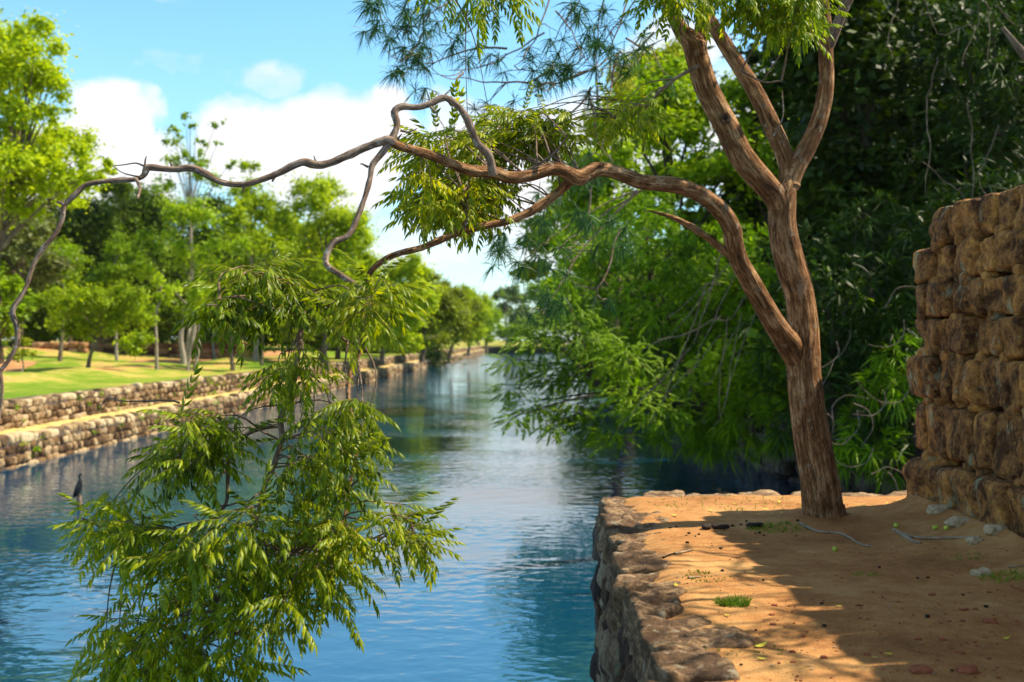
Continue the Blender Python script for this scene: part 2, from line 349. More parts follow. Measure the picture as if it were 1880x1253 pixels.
def floor_mat():
    m, N, L, out = newmat('leaf_litter'); tc = N.new('ShaderNodeTexCoord'); v = tc.outputs['Object']
    b = noise(N, L, v, 1.5, 6, .7); c = noise(N, L, v, 14, 5, .8)
    col = ramp(N, L, mth(N, L, 'ADD', mth(N, L, 'MULTIPLY', b, .5), mth(N, L, 'MULTIPLY', c, .5)), [(.4, (.018, .020, .008)), (.52, (.06, .045, .022)), (.64, (.10, .08, .04))])
    pb = N.new('ShaderNodeBsdfPrincipled'); L.new(col, pb.inputs['Base Color']); pb.inputs['Roughness'].default_value = .95
    L.new(bump(N, L, c, .8, .08), pb.inputs['Normal']); L.new(pb.outputs[0], out.inputs[0]); return m
M['floor'] = floor_mat()
def water_mat():
    m, N, L, out = newmat('canal_water'); tc = N.new('ShaderNodeTexCoord'); v = tc.outputs['Object']
    n1 = noise(N, L, v, 1.0, 3, .55, (1.0, 1.6, 1), .3); n2 = noise(N, L, v, 3.2, 1.5, .5, (1, 1.15, 1), .3); n3 = noise(N, L, v, .16, 3, .5, (.5, 1.3, 1))
    calm = ramp(N, L, n3, [(.40, (.16, .16, .16)), (.58, (1, 1, 1))])
    h = mth(N, L, 'ADD', mth(N, L, 'MULTIPLY', n1, .015), mth(N, L, 'MULTIPLY', mth(N, L, 'MULTIPLY', n2, .023), calm))
    b = N.new('ShaderNodeBump'); b.inputs['Strength'].default_value = .75; b.inputs['Distance'].default_value = 1.0; L.new(h, b.inputs['Height'])
    pb = N.new('ShaderNodeBsdfPrincipled'); mk = noise(N, L, v, .12, 4, .6, (1, .6, 1))
    L.new(ramp(N, L, mk, [(.35, (.001, .045, .110)), (.65, (.002, .050, .100))]), pb.inputs['Base Color'])
    pb.inputs['Roughness'].default_value = .04; pb.inputs['IOR'].default_value = 2.0; pb.inputs['Specular IOR Level'].default_value = .9; pb.inputs['Specular Tint'].default_value = (.78, .94, 1, 1)
    L.new(b.outputs[0], pb.inputs['Normal']); L.new(pb.outputs[0], out.inputs[0]); return m
M['water'] = water_mat()
def plain(name, c, rough=.6, var=.25, sc=20, spec=.3):
    m, N, L, out = newmat(name); tc = N.new('ShaderNodeTexCoord'); n = noise(N, L, tc.outputs['Object'], sc, 4, .6)
    lo = tuple(x*(1-var) for x in c); hi = tuple(min(1, x*(1+var)) for x in c)
    pb = N.new('ShaderNodeBsdfPrincipled'); L.new(ramp(N, L, n, [(.35, lo), (.65, hi)]), pb.inputs['Base Color']); pb.inputs['Roughness'].default_value = rough
    pb.inputs['Specular IOR Level'].default_value = spec; L.new(bump(N, L, n, .3, .003), pb.inputs['Normal']); L.new(pb.outputs[0], out.inputs[0]); return m
M['yleaf'] = plain('fallen_yellow_leaf', (.62, .52, .04), .5)
M['fruit'] = plain('green_fruit', (.48, .56, .06), .35)
M['cone'] = plain('dry_seed_pod', (.03, .018, .012), .8)
M['brickbit'] = plain('red_pebble', (.30, .09, .04), .9)
M['root'] = plain('weathered_wood', (.30, .22, .15), .9, .4, 40)
M['black'] = plain('black_feathers', (.012, .013, .014), .4)
M['brown'] = plain('brown_feathers', (.20, .10, .045), .6, .5, 60)
M['beak'] = plain('horn_beak', (.35, .25, .08), .4)
M['turf'] = leaf_mat('grass_blade', [(.06, .13, .01), (.14, .24, .02), (.34, .34, .06)], .3)
M['straw'] = plain('dry_straw_grass', (.52, .40, .14), .95, .35, 3)
M['earth'] = plain('bare_earth', (.44, .22, .09), .95, .35, 1.5)
M['brick'] = stone_mat('red_bank', [(.10, .04, .02), (.24, .11, .05), (.36, .19, .09), (.45, .28, .15)], None, .4)

# ------------------------------------------------------------------ setting
def grid(name, x0, x1, y0, y1, nx, ny, zf, mat, xs=None, ys=None):
    xs = np.linspace(x0, x1, nx) if xs is None else xs; ys = np.linspace(y0, y1, ny) if ys is None else ys
    X, Y = np.meshgrid(xs, ys, indexing='ij'); X2, Y2, Z = zf(X, Y); v = np.stack([X2, Y2, Z], 2).reshape(-1, 3)
    ny = len(ys); i, j = np.meshgrid(range(len(xs)-1), range(ny-1), indexing='ij'); k = i*ny+j
    mb = MB(); mb.add(v, np.stack([k, k+ny, k+ny+1, k+1], 2).reshape(-1, 4)); return struct(mb.build(name, mat))
grid('water', -900, 900, -60, 1200, 3, 3, lambda X, Y: (X, Y, 0*X), M['water'])
def xl(y): return -15.6+.029*y          # left waterline
def xr(y): return np.where(y < 27, 9.4-.06*(y-14), np.where(y < 31, 8.6-.35*(y-27), 7.2+.03*(y-31)))
def noise2(X, Y, s, seed=0, o=3):
    return fbm(np.stack([X.ravel()*s, Y.ravel()*s, 0*X.ravel()], 1), seed, o).reshape(X.shape)
def smooth(t): t = np.clip(t, 0, 1); return t*t*(3-2*t)
def lawn_h(X, Y):
    d = xl(Y)-1.3-X
    return 1.78+.9*smooth((d-7)/26)+.10*noise2(X, Y, .25, 3)*smooth(d/2)+.85*np.maximum(0, noise2(X, Y, .10, 8))*smooth((d-3)/5)+.02*noise2(X, Y, 2., 5)
dl = np.concatenate([[0, .15, .4], np.linspace(.8, 40, 60), np.linspace(45, 120, 16), [200, 400, 850]])
yl = np.concatenate([np.linspace(-50, 20, 12), np.linspace(22, 130, 110), np.linspace(135, 320, 40), [400, 600, 1000]])
def lawn_f(D, Y): X = xl(Y)-1.3-D; Z = lawn_h(X, Y); return X, Y, Z
grid('lawn', 0, 0, 0, 0, 0, 0, lawn_f, M['lawn'], dl, yl)
dr = np.concatenate([[0, .3], np.linspace(1, 30, 30), [50, 100, 300, 850]]); yr = np.concatenate([np.linspace(14, 60, 40), np.linspace(64, 320, 30), [400, 600, 1000]])
grid('right_bank_ground', 0, 0, 0, 0, 0, 0, lambda D, Y: (xr(Y)+.5+D, Y, 1.7+.8*smooth(D/8)+.15*noise2(D, Y, .3, 4)), M['floor'], dr, yr)
grid('far_bank_ground', -14, 24, 305, 1000, 12, 12, lambda X, Y: (X, Y, 1.7+0*X), M['lawn'])

def path_f(D, Y):
    Dw = D+1.6*np.sin(Y*.11)+.8*np.sin(Y*.27+1)+(.5*noise2(D, Y, .5, 12)); X = xl(Y)-1.3-Dw; return X, Y, lawn_h(X, Y)+.035
grid('path', 0, 0, 0, 0, 0, 0, path_f, M['earth'], np.linspace(11.5, 16.5, 14), np.linspace(22, 230, 150))
# platform soil
PX0 = lambda y: .50+.040*y
PZ = 2.2
def soil_h(X, Y):
    z = PZ+.035*noise2(X, Y, .8, 21)+.012*noise2(X, Y, 3.5, 22)+.004*noise2(X, Y, 12, 23, 2)
    z = z+.05*np.exp(-(((X-2.75)/.42)**2+((Y-9.95)/.40)**2))                      # root mound
    z = z+.14*np.exp(-np.abs(X-3.72)/.22)*smooth((10.9-Y)/.4)                      # earth banked against the wall
    z = z-.07*smooth((PX0(Y)+.35-X)/.35)-.05*smooth((Y-11.5)/.4)
    return z
xs = np.concatenate([np.linspace(.0, 3.9, 260), np.linspace(3.95, 12, 30)]); ys = np.concatenate([np.linspace(-6, 4.4, 40), np.linspace(4.45, 11.85, 330)])
grid('sandy_ground', 0, 0, 0, 0, 0, 0, lambda X, Y: (X+PX0(Y)+.10, Y, soil_h(X+PX0(Y)+.10, Y)), M['sand'], xs, ys)

# ------------------------------------------------------------------ left bank walls
def course_wall(name, label, xf, z0, z1, rows, yr_, mat, swid, depth, seed, n=3, n_far=2, group=None, facing=1):
    t = thing(name, label, 'stone wall', (float(xf(np.array(yr_[0]+10.))), yr_[0]+10., z0), group)
    r_ = np.random.default_rng(seed); H = z1-z0; hs = np.array(rows, float); hs = hs/hs.sum()*H
    mb = MB(); top = MB(); z = z0
    for k, h in enumerate(hs):
        y = yr_[0]+r_.uniform(0, .3)
        while y < yr_[1]:
            far = y > 120; w = swid*(2.2 if far else 1)*r_.uniform(.5, 1.6)*(1.7 if k == 0 else 1)
            yc = y+w/2; last = k == len(hs)-1
            hh = h*(r_.uniform(.7, 1.25) if last else r_.uniform(.85, 1.12)); zo = .02*math.sin(yc*.9+k)+.015*math.sin(yc*2.3+2*k)
            b = top if last else mb
            stone(b, (float(xf(np.array(yc)))-facing*(depth/2+ k*.02)+r_.uniform(-.05, .05), yc, z+hh/2-.01+zo), (depth/2, w/2*1.04, hh/2*1.05), int(r_.integers(1e6)), (5 if y < 60 else n) if not far else n_far, .30, 4.5)
            y += w
        z += h
    mb.build('masonry', mat, t); top.build('coping', M['bank_cope'] if mat is M['bank'] else mat, t)
    core = MB(); yy = np.linspace(yr_[0], yr_[1], 60); xc = xf(yy)-facing*.12
    v = []
    for (dx, zz) in ((0, z0-.6), (0, z1-.06), (-facing*(depth+.6), z1-.06), (-facing*(depth+.6), z0-.6)): v.append(np.stack([xc+dx, yy, 0*yy+zz], 1))
    v = np.vstack(v); m_ = len(yy); i = np.arange(m_-1); f = [np.stack([a*m_+i, a*m_+i+1, b*m_+i+1, b*m_+i], 1) for a, b in ((0, 1), (1, 2), (2, 3))]
    core.add(v, np.vstack(f)); core.build('core', M['shade_stone'], t, False); return t
course_wall('embankment_wall', 'lower tier of brown stone blocks rising straight from the water along the left bank', xl, -.25, .92, [1.3, 1, 1, 1], (14, 300), M['bank'], .32, .5, 31)
grid('bank_ledge', 0, 0, 0, 0, 0, 0, lambda D, Y: (xl(Y)-.25-D, Y, .84+.16*D+.03*noise2(D, Y, 1.2, 6)), M['straw'], np.linspace(0, 1.2, 6), yl[8:])
course_wall('terrace_wall', 'upper tier of rough brown stones edging the lawn above the grassy ledge on the left', lambda y: xl(y)-1.05, .92, 1.86, [1, 1.1, 1, 1.1], (14, 300), M['bank'], .30, .5, 32)
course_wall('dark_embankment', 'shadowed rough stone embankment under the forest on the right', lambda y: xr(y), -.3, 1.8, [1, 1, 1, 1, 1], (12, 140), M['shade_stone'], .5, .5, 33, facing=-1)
# low red earth-and-brick walls at the back of the lawn
for (px0, px1, Y, top, lab) in ((60, 150, 98, 629, 'low dark red wall at the back of the lawn beyond the lime green shrub'), (150, 470, 104, 630, 'long low red brown wall behind the tree trunks on the lawn')):
    t = thing('low_wall', lab, 'low wall', P(px0, 640, Y)); mb = MB(); a = P(px0, top, Y); b = P(px1, top, Y); r_ = np.random.default_rng(px0)
    x = a[0]
    while x < b[0]:
        w = r_.uniform(.7, 1.5)
        for kz in range(3): stone(mb, (x+w/2, Y+r_.uniform(-.05, .05), a[2]-.25-kz*.5), (w/2, .4, .27), int(r_.integers(1e6)), 3, .12, 6.)
        x += w
    mb.build('masonry', M['brick'], t)

# ------------------------------------------------------------------ near platform wall + coping
pw = thing('platform_wall', 'rough retaining wall with stone coping along the canal edge of the sandy platform', 'retaining wall', (PX0(8.), 8., 0))
r_ = np.random.default_rng(5)
y = 2.6
while y < 11.5:
    w = r_.uniform(.36, .62) if y > 4 else .8
    if y+w > 11.3: w = 11.75-y
    yc = y+w/2; mb = MB(); wid = r_.uniform(.13, .30)
    zt = PZ-.02+r_.uniform(-.025, .03)
    c = (PX0(yc)+wid*.9-r_.uniform(.0, .10), yc, zt-.15)
    stone(mb, c, (wid, w/2*1.03, .15), int(r_.integers(1e6)), 24, .26, 10., r_.uniform(-.10, .10), 0, .020)
    if abs(yc-6.9) < .28:      # the coping stone with a round hollow
        v = mb.v[0]; d = np.hypot(v[:, 0]-c[0]-.02, v[:, 1]-yc); v[:, 2] -= np.where(v[:, 2] > zt-.12, .09*np.exp(-(d/.085)**4), 0)
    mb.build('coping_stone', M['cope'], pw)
    y += w
face = MB(); z = -.3; k = 0
while z < PZ-.22:
    h = [.42, .40, .36, .38, .34, .34, .3, .3][k % 8]; h = min(h, PZ-.2-z); y = 2.2+r_.uniform(0, .3)
    while y < 11.75:
        w = r_.uniform(.28, .62)
        stone(face, (PX0(y)+.24-.03*(8-k)/3+r_.uniform(-.05, .05), min(y+w/2, 11.65), z+h/2), (.26, w/2*.98, h/2*1.0), int(r_.integers(1e6)), 10, .26, 4.5, 0, .015, .01)
        y += w
    z += h; k += 1
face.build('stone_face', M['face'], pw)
bw = thing('back_edge_stones', 'flat rough stones set along the far edge of the sandy platform behind the tree', 'stone edging', (2.5, 11.7, PZ))
x = 1.35
while x < 5.5:
    w = r_.uniform(.42, .62); mb = MB()
    stone(mb, (x+w/2, 11.78+r_.uniform(-.05, .04), PZ-.15+r_.uniform(-.02, .02)), (w/2*.99, .26, .14), int(r_.integers(1e6)), 16, .24, 4.5, r_.uniform(-.1, .1), 0, .015); mb.build('edge_stone', M['cope'], bw); x += w
mb = MB(); x = .9
for k in range(5):
    x = .85
    while x < 6.5:
        w = r_.uniform(.35, .7); stone(mb, (x+w/2, 11.75, k*.42), (w/2, .25, .215), int(r_.integers(1e6)), 6, .2, 4.5); x += w
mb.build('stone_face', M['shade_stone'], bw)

# ------------------------------------------------------------------ right boulder wall
rw = thing('boulder_wall', 'tall dry stone wall of big rounded brown blocks on the right of the platform', 'stone wall', (4.2, 9, PZ))
rows = [(.53, 3.72), (.53, 3.70), (.41, 3.72), (.33, 3.76), (.33, 3.76), (.35, 3.80), (.36, 3.86)]
z = PZ-.12; r_ = np.random.default_rng(12); hid = MB()
for k, (h, xf_) in enumerate(rows):
    if k == 0: h += .10
    y = 10.85-(0.0 if k < 2 else .05)+r_.uniform(-.06, .06)-(.1 if k == 6 else 0)
    while y > -1:
        w = r_.uniform(.22, .60) if k != 2 else r_.uniform(.22, .42)
        if y < 8: w = .6
        dep = .42; nn = 36 if y > 8 else 5
        b = MB() if y > 7.9 else hid; xo = .06
        tilt = (h*1.02+r_.uniform(-.02, .02))
        stone(b, (xf_+xo+dep+r_.uniform(-.045, .045)-(.06 if k == 0 else 0), y-w/2, z+h/2-.002), (dep, w/2*r_.uniform(.90, .97), tilt/2*r_.uniform(.88, .96)), int(r_.integers(1e6)), nn, .13, r_.uniform(7, 13), r_.uniform(-.10, .10), .008, .010, .11)
        if k == 0 and nn > 5:   # feet of the lowest stones are eroded and narrow
            v = b.v[0]; tt = np.clip((PZ+.34-v[:, 2])/.3, 0, 1); v[:, 0] += .12*tt*(1-tt*.9); 
        if b is not hid: b.build('stone', M['wall'], rw)
        y -= w
    if k < 6:
        for q in range(6):      # small wedge stones in the joints
            yy = 10.5-q*.42+r_.uniform(-.15, .15); b = MB(); s = r_.uniform(.035, .07)
            stone(b, (xf_+.18, yy, z+h+.0), (.1, s*1.3, s), int(r_.integers(1e6)), 8, .3, 4.); b.build('wedge_stone', M['wall'], rw)
    z += h
hid.build('masonry', M['wall'], rw)
core = MB(); cv, cf = cube_sphere(1); core.add(cv*np.array([.55, 5.7, 1.3])+np.array([4.75, 5.0, 3.5]), cf); core.build('core', M['shade_stone'], rw, False)

# ------------------------------------------------------------------ leaf prototypes
def leaflet(Lr, W, fold=.25, curve=.18, droop=.25):
    s = np.array([0, .18, .45, .75, 1.]); w = np.array([.12, .85, 1., .55, .03])*W/2
    y0 = curve*Lr*s**2; z = -droop*Lr*s**2
    m_ = np.stack([s*Lr, y0, z+fold*w*.6], 1); a = np.stack([s*Lr, y0+w*1.1, z-fold*w], 1); b = np.stack([s*Lr, y0-w*.9, z-fold*w], 1)
    v = np.vstack([a, m_, b]); i = np.arange(4); f = np.vstack([np.stack([i, i+1, 5+i+1, 5+i], 1), np.stack([5+i, 5+i+1, 10+i+1, 10+i], 1)])
    return v, f
def rotz(a): c, s = math.cos(a), math.sin(a); return np.array([[c, -s, 0], [s, c, 0], [0, 0, 1]])
def rotx(a): c, s = math.cos(a), math.sin(a); return np.array([[1, 0, 0], [0, c, -s], [0, s, c]])
def roty(a): c, s = math.cos(a), math.sin(a); return np.array([[c, 0, s], [0, 1, 0], [-s, 0, c]])
STALK = {}; PK = {}; KEEP = []
def compound(seed, pairs=7, Lr=.27, W=.066, arch=.24, hang=.5):
    r = np.random.default_rng(seed); mb = MB()
    xs_ = np.linspace(.0, 1, 7); rz = -arch*xs_**2; side = r.uniform(-.12, .12)*xs_**2
    rach = np.stack([xs_*(1-.12*arch), side, rz], 1)
    # thin rachis strip (three-sided)
    rr = .0075*(1.2-.7*xs_); th = np.array([0, 2.1, 4.2])
    v = rach[:, None]+np.stack([0*th, np.cos(th), np.sin(th)], 1)[None]*rr[:, None, None]
    i = np.arange(6)[:, None]; j = np.arange(3)[None]; mb.add(v.reshape(-1, 3), np.stack([i*3+j, i*3+(j+1) % 3, (i+1)*3+(j+1) % 3, (i+1)*3+j], 2).reshape(-1, 4))
    for k in range(pairs):
        t = .2+.76*k/(pairs-1); p = np.array([np.interp(t, xs_, rach[:, c]) for c in range(3)])
        for s in (1, -1):
            if r.random() < .06: continue
            l = Lr*(1-.35*abs(t-.5)*1.2)*r.uniform(.85, 1.1)
            v, f = leaflet(l, W*r.uniform(.85, 1.15), .3, .20, r.uniform(.15, .4))
            v = v*np.array([1, -1 if s > 0 else 1, 1])
            A = R(r.uniform(48, 64)); t_ = np.array([math.cos(A), s*math.sin(A)*.75, -hang*r.uniform(.75, 1.2)]); t_ /= np.linalg.norm(t_)
            u_ = np.array([.15, s*.55*hang/.7, .75])+r.normal(0, .12, 3); u_ -= t_*u_.dot(t_); u_ /= np.linalg.norm(u_)
            v = v@np.stack([t_, np.cross(u_, t_), u_])
            mb.add(v+p, f)
    v, f = leaflet(Lr*.95, W, .3, .1, .3); v = v@roty(R(30)).T; mb.add(v+rach[-1], f)
    nr = 21
    V = np.concatenate(mb.v); F = np.vstack(mb.f); nf = 18
    STALK[len(STALK)] = (V[:nr], F[:nf]); PK[id(V)] = len(STALK)-1; KEEP.append(V)
    return (V, F, len(STALK)-1)
NEEM = [compound(s, 6+s % 3) for s in range(8)]
FEATH = [compound(100+s, 9, .24, .07, .18, .25) for s in range(4)]
def place(mb, proto, pos, X, up, scale, stalks=None):
    """put prototypes at pos with local x along X and z near up"""
    pos = np.atleast_2d(pos); X = X/np.linalg.norm(X, axis=1)[:, None]; up = up-X*(up*X).sum(1)[:, None]; up /= np.linalg.norm(up, axis=1)[:, None]+1e-9
    Yv = np.cross(up, X); Mx = np.stack([X, Yv, up], 2)
    v, f = proto[:2]; n = len(v)
    if len(proto) > 2 and stalks is not None: place(stalks, STALK[proto[2]], pos, X, up, scale); f = f[18:]
    V = np.einsum('nij,kj->nki', Mx, v)*np.asarray(scale).reshape(-1, 1, 1)+pos[:, None]
    F = f[None]+(np.arange(len(pos))*n)[:, None, None]; mb.add(V.reshape(-1, 3), F.reshape(-1, f.shape[1]))
def rosette(mb, p, d, nl, size, r, protos=NEEM, droop=.16, back=.12, stalks=None):
    az = r.uniform(0, 2*np.pi)+np.arange(nl)*2.4; spread = r.uniform(.75, 1.35, nl)
    d = d/np.linalg.norm(d); a = np.cross(d, [0, 0, 1.]); a = a/np.linalg.norm(a) if np.linalg.norm(a) > .1 else np.array([1., 0, 0]); b = np.cross(d, a)
    X = d[None]*np.cos(spread)[:, None]+(a[None]*np.cos(az)[:, None]+b[None]*np.sin(az)[:, None])*np.sin(spread)[:, None]
    X[:, 2] = X[:, 2]*.5-droop*r.uniform(.2, 1.6, nl); pos = p[None]-d[None]*(r.uniform(0, back, nl))[:, None]
    up = np.tile([0, 0, 1.], (nl, 1))+r.normal(0, .14, (nl, 3)); up = np.where(np.abs(X[:, 2:3])/np.linalg.norm(X, axis=1)[:, None] > .9, np.array([[0, -1., .2]]), up)
    for i in range(nl): place(mb, protos[int(r.integers(len(protos)))], pos[i], X[i:i+1], up[i:i+1], size*r.uniform(.75, 1.15), stalks)

# ------------------------------------------------------------------ foreground neem tree
neem = thing('neem_tree', 'foreground tree with forked brown trunk on the sandy platform, one limb arching over the canal', 'tree', (2.75, 10.0, PZ))
def limb(name, pts, Y0, Y1, mb=None, res=16, rough=.10, flute=0., seed=0, mat='bark', Ys=None, step=.05, jitter=.0, wmul=1., ret=False):
    """pts: (px, py, width px); the depth runs from Y0 to Y1 along its length"""
    q = np.array(pts, float); L_ = np.concatenate([[0], np.cumsum(np.hypot(np.diff(q[:, 0]), np.diff(q[:, 1])))]); t = L_/L_[-1]
    Y = Y0+(Y1-Y0)*t if Ys is None else np.interp(t, np.linspace(0, 1, len(Ys)), Ys)
    c = np.array([P(a, b, yy) for (a, b), yy in zip(q[:, :2], Y)]); r = q[:, 2]/2/FPX*Y*wmul*.94
    own = mb is None; mb = mb or MB()
    tube(mb, c, r, res, step, rough, seed, jitter, flute)
    if own:
        o = mb.build(name, M[mat], neem)
        if ret: return o
    return c
mb = MB()
limb('', [(1522, 985, 150), (1516, 966, 104), (1512, 950, 84), (1505, 880, 76), (1490, 800, 71), (1478, 710, 67), (1474, 640, 66), (1474, 600, 60), (1467, 540, 56), (1452, 490, 58), (1440, 440, 56), (1436, 400, 53), (1437, 362, 52), (1446, 335, 38), (1452, 312, 14)], 10.0, 10.0, mb, 72, .045, .0035, 1, step=.03)
for (a, b, w, yy) in [((1530, 955), (1600, 985), 34, 9.8), ((1500, 960), (1462, 985), 30, 9.75), ((1540, 950), (1580, 962), 28, 10.3), ((1515, 965), (1530, 1000), 26, 9.6)]:
    c0 = P(*a, 10.0); c1 = P(*b, yy); c1[2] = PZ+.0; mid_ = (c0+c1)/2; mid_[2] -= .03
    tube(mb, [c0+np.array([0, 0, .12]), c0, mid_, c1], [.05, .08, .055, .02], 14, .04, .15, 3)
mb.build('trunk', M['bark'], neem)
limb_a = limb('limb', [(1436, 400, 44), (1428, 368, 48), (1410, 345, 48), (1364, 291, 49), (1333, 230, 47), (1299, 165, 46), (1281, 111, 45), (1272, 80, 44), (1252, 58, 32), (1237, 30, 26), (1222, -10, 24), (1200, -90, 18)], 10.0, 9.6, res=44, rough=.07, flute=.003, seed=2, step=.04, ret=True)
limb('limb', [(1280, 105, 36), (1284, 78, 32), (1290, 45, 30), (1294, 0, 28), (1300, -80, 22), (1290, -200, 14)], 9.85, 9.9, res=30, rough=.1, flute=.002, seed=3)
limb('limb', [(1450, 345, 40), (1447, 310, 36), (1440, 285, 34), (1425, 249, 34), (1395, 184, 32), (1360, 126, 31), (1333, 84, 28), (1314, 54, 25), (1288, 8, 21), (1260, -60, 17)], 10.0, 10.6, res=36, rough=.08, flute=.003, seed=4)
limb('limb', [(1448, 345, 36), (1462, 308, 36), (1486, 264, 35), (1506, 215, 32), (1517, 153, 30), (1516, 96, 29), (1513, 38, 27), (1509, 0, 26), (1500, -70, 22), (1480, -200, 15)], 10.0, 10.2, res=36, rough=.08, flute=.003, seed=5)
DL = [(1466, 668, 44), (1448, 632, 50), (1433, 612, 47), (1413, 580, 42), (1384, 528, 38), (1358, 480, 37), (1347, 444, 37), (1344, 422, 36), (1326, 391, 35), (1291, 360, 33), (1249, 343, 31), (1203, 337, 30), (1173, 333, 29), (1135, 318, 28), (1096, 311, 30), (1062, 327, 30), (1035, 314, 25), (1012, 310, 26), (974, 322, 23), (935, 326, 23), (905, 316, 24), (866, 314, 22), (828, 301, 20), (790, 285, 20), (752, 274, 17), (730, 267, 17), (712, 257, 15)]
limb('limb', DL, 10.0, 7.5, res=36, rough=.12, flute=.002, seed=6, step=.04)
limb('limb', [(725, 264, 13), (713, 257, 15), (702, 260, 15), (675, 270, 15), (644, 285, 15), (610, 299, 14), (583, 305, 14), (557, 299, 16), (539, 305, 14), (503, 323, 13), (449, 339, 12), (406, 336, 12), (381, 323, 13), (352, 309, 13), (316, 311, 12), (280, 307, 13), (270, 309, 14), (266, 320, 11), (251, 329, 9), (216, 332, 9), (162, 339, 9), (140, 356, 11), (119, 377, 11), (115, 402, 8), (101, 431, 8), (77, 460, 9), (59, 493, 9), (48, 530, 8), (24, 571, 10), (33, 600, 9), (33, 633, 8), (15, 666, 8), (2, 684, 8), (5, 714, 7), (2, 750, 5), (-4, 785, 3)], 7.5, 6.7, res=16, rough=.22, seed=7, mat='twig', step=.025, jitter=.008)
limb('limb', [(905, 322, 16), (897, 285, 14), (878, 264, 15), (866, 237, 13), (855, 214, 12), (836, 191, 13), (815, 180, 12), (790, 191, 12), (767, 197, 12), (738, 196, 13), (725, 207, 14), (730, 230, 13), (721, 253, 14), (706, 276, 14), (684, 303, 12), (679, 329, 11), (671, 360, 11), (656, 402, 10), (640, 433, 11), (614, 446, 10), (600, 470, 10), (601, 488, 10), (622, 502, 11), (648, 517, 11), (668, 530, 9)], 7.9, 7.1, res=18, rough=.2, seed=8, mat='twig', step=.025, jitter=.008)
G1 = limb('limb', [(1066, 325, 22), (1043, 337, 18), (1012, 364, 18), (970, 391, 17), (924, 408, 15), (878, 418, 15), (828, 433, 14), (775, 456, 13), (729, 467, 12), (705, 479, 12), (685, 495, 10), (672, 520, 9), (666, 561, 9), (662, 616, 9), (666, 635, 9), (655, 660, 9), (642, 690, 9), (640, 730, 8), (650, 780, 8), (655, 830, 7), (645, 880, 7), (628, 960, 6), (585, 1010, 5), (540, 1070, 4)], 8.65, 6.9, res=18, rough=.16, seed=9, step=.03, jitter=.006)
limb('limb', [(1340, 468, 18), (1318, 452, 16), (1295, 433, 14), (1276, 421, 15), (1237, 400, 9), (1190, 387, 3)], 9.4, 9.0, res=12, rough=.25, seed=10, step=.03)
# leafy branches hanging below the limb
H = [
 [(664, 628, 7), (639, 627, 6), (595, 596, 6), (551, 578, 5), (514, 570, 4), (430, 545, 3), (380, 560, 2)],
 [(560, 560, 6), (554, 596, 9), (547, 640, 11), (536, 699, 11), (521, 743, 12), (512, 772, 13), (514, 809, 11), (500, 860, 10), (484, 900, 9), (470, 960, 8), (455, 1020, 6), (420, 1090, 5), (380, 1150, 4), (340, 1200, 3)],
 [(512, 782, 9), (477, 789, 9), (444, 807, 8), (420, 850, 9), (418, 890, 8), (412, 930, 7), (370, 962, 6), (300, 985, 5), (255, 998, 4), (200, 975, 3)],
 [(655, 660, 5), (662, 620, 4), (600, 560, 4), (530, 520, 3), (460, 500, 2)],
 [(648, 870, 6), (610, 960, 6), (580, 1000, 5), (540, 1010, 4), (490, 1020, 3)],
 [(630, 950, 6), (660, 1000, 5), (700, 1010, 4), (760, 990, 3), (790, 1020, 2)],
 [(418, 860, 5), (390, 880, 4), (370, 850, 3), (340, 830, 2)],
 [(420, 1000, 5), (350, 1000, 5), (310, 995, 4)],
 [(480, 1050, 5), (460, 1110, 4), (450, 1160, 3)],
 [(1040, 250, 3), (1010, 285, 4), (960, 318, 5)], [(850, 418, 5), (860, 380, 4), (850, 350, 3)],
 [(330, 740, 5), (310, 735, 4), (230, 735, 3), (200, 730, 3), (180, 755, 1.5)],
 [(252, 330, 7), (258, 345, 6), (253, 366, 4)],
 [(1283, 120, 8), (1240, 145, 7), (1210, 170, 6), (1190, 195, 4), (1150, 220, 3)],
 [(1360, 130, 5), (1400, 150, 4), (1435, 148, 3)], [(1420, 250, 4), (1438, 215, 3), (1438, 170, 2)],
]
mbt = MB(); skel = []
for q_ in ([(266, 306, 4), (250, 300, 3), (228, 303, 2.4), (208, 305, 1.6)], [(262, 326, 4), (240, 322, 3), (222, 316, 2), (206, 304, 1.4)], [(735, 240, 6), (750, 243, 3.5), (766, 236, 2)], [(676, 307, 5), (664, 301, 3), (661, 302, 2)],
           [(583, 303, 6), (578, 292, 3), (576, 286, 1.6)], [(728, 264, 7), (733, 252, 4), (738, 246, 2)], [(266, 306, 4), (267, 294, 3), (269, 287, 1.5)], [(119, 377, 7), (110, 372, 5), (104, 371, 3)], [(449, 341, 6), (446, 350, 4), (448, 354, 2)],
           [(316, 305, 5), (312, 298, 3)], [(24, 571, 7), (17, 575, 4), (14, 574, 2)], [(850, 424, 6), (856, 405, 4), (862, 390, 3), (858, 380, 2)], [(790, 197, 6), (797, 203, 4), (799, 208, 3)], [(503, 326, 6), (500, 334, 3)]):
    limb('', q_, 6.95 if q_[0][0] < 500 else (7.6 if q_[0][0] < 800 else 8.0), 6.95 if q_[0][0] < 500 else (7.6 if q_[0][0] < 800 else 8.0), mbt, 7, .2, 0, 77, step=.02)
for i, h in enumerate(H):
    if i == 11: limb('dead_twig', h, 6.7, 6.6, None, 8, .15, 0, 51, 'twig', step=.03, jitter=.012); continue
    yy = (9.3, 9.3) if i in (13, 14, 15) else ((8.2, 8.2) if i in (9, 10) else (7.05, 6.6+.12*(i % 4)))
    c = limb('', h, yy[0], yy[1], mbt, 9, .15, 0, 40+i, step=.03, jitter=.012)
    skel += [p for p in catmull(c, .15)] if i not in (11, 12) else []
skel += [p for p in catmull(G1, .15)]
DLc = np.array([P(a, b, 10-2.5*i/(len(DL)-1)) for i, (a, b, w) in enumerate(DL)]); skel += [p for p in catmull(DLc, .2)]
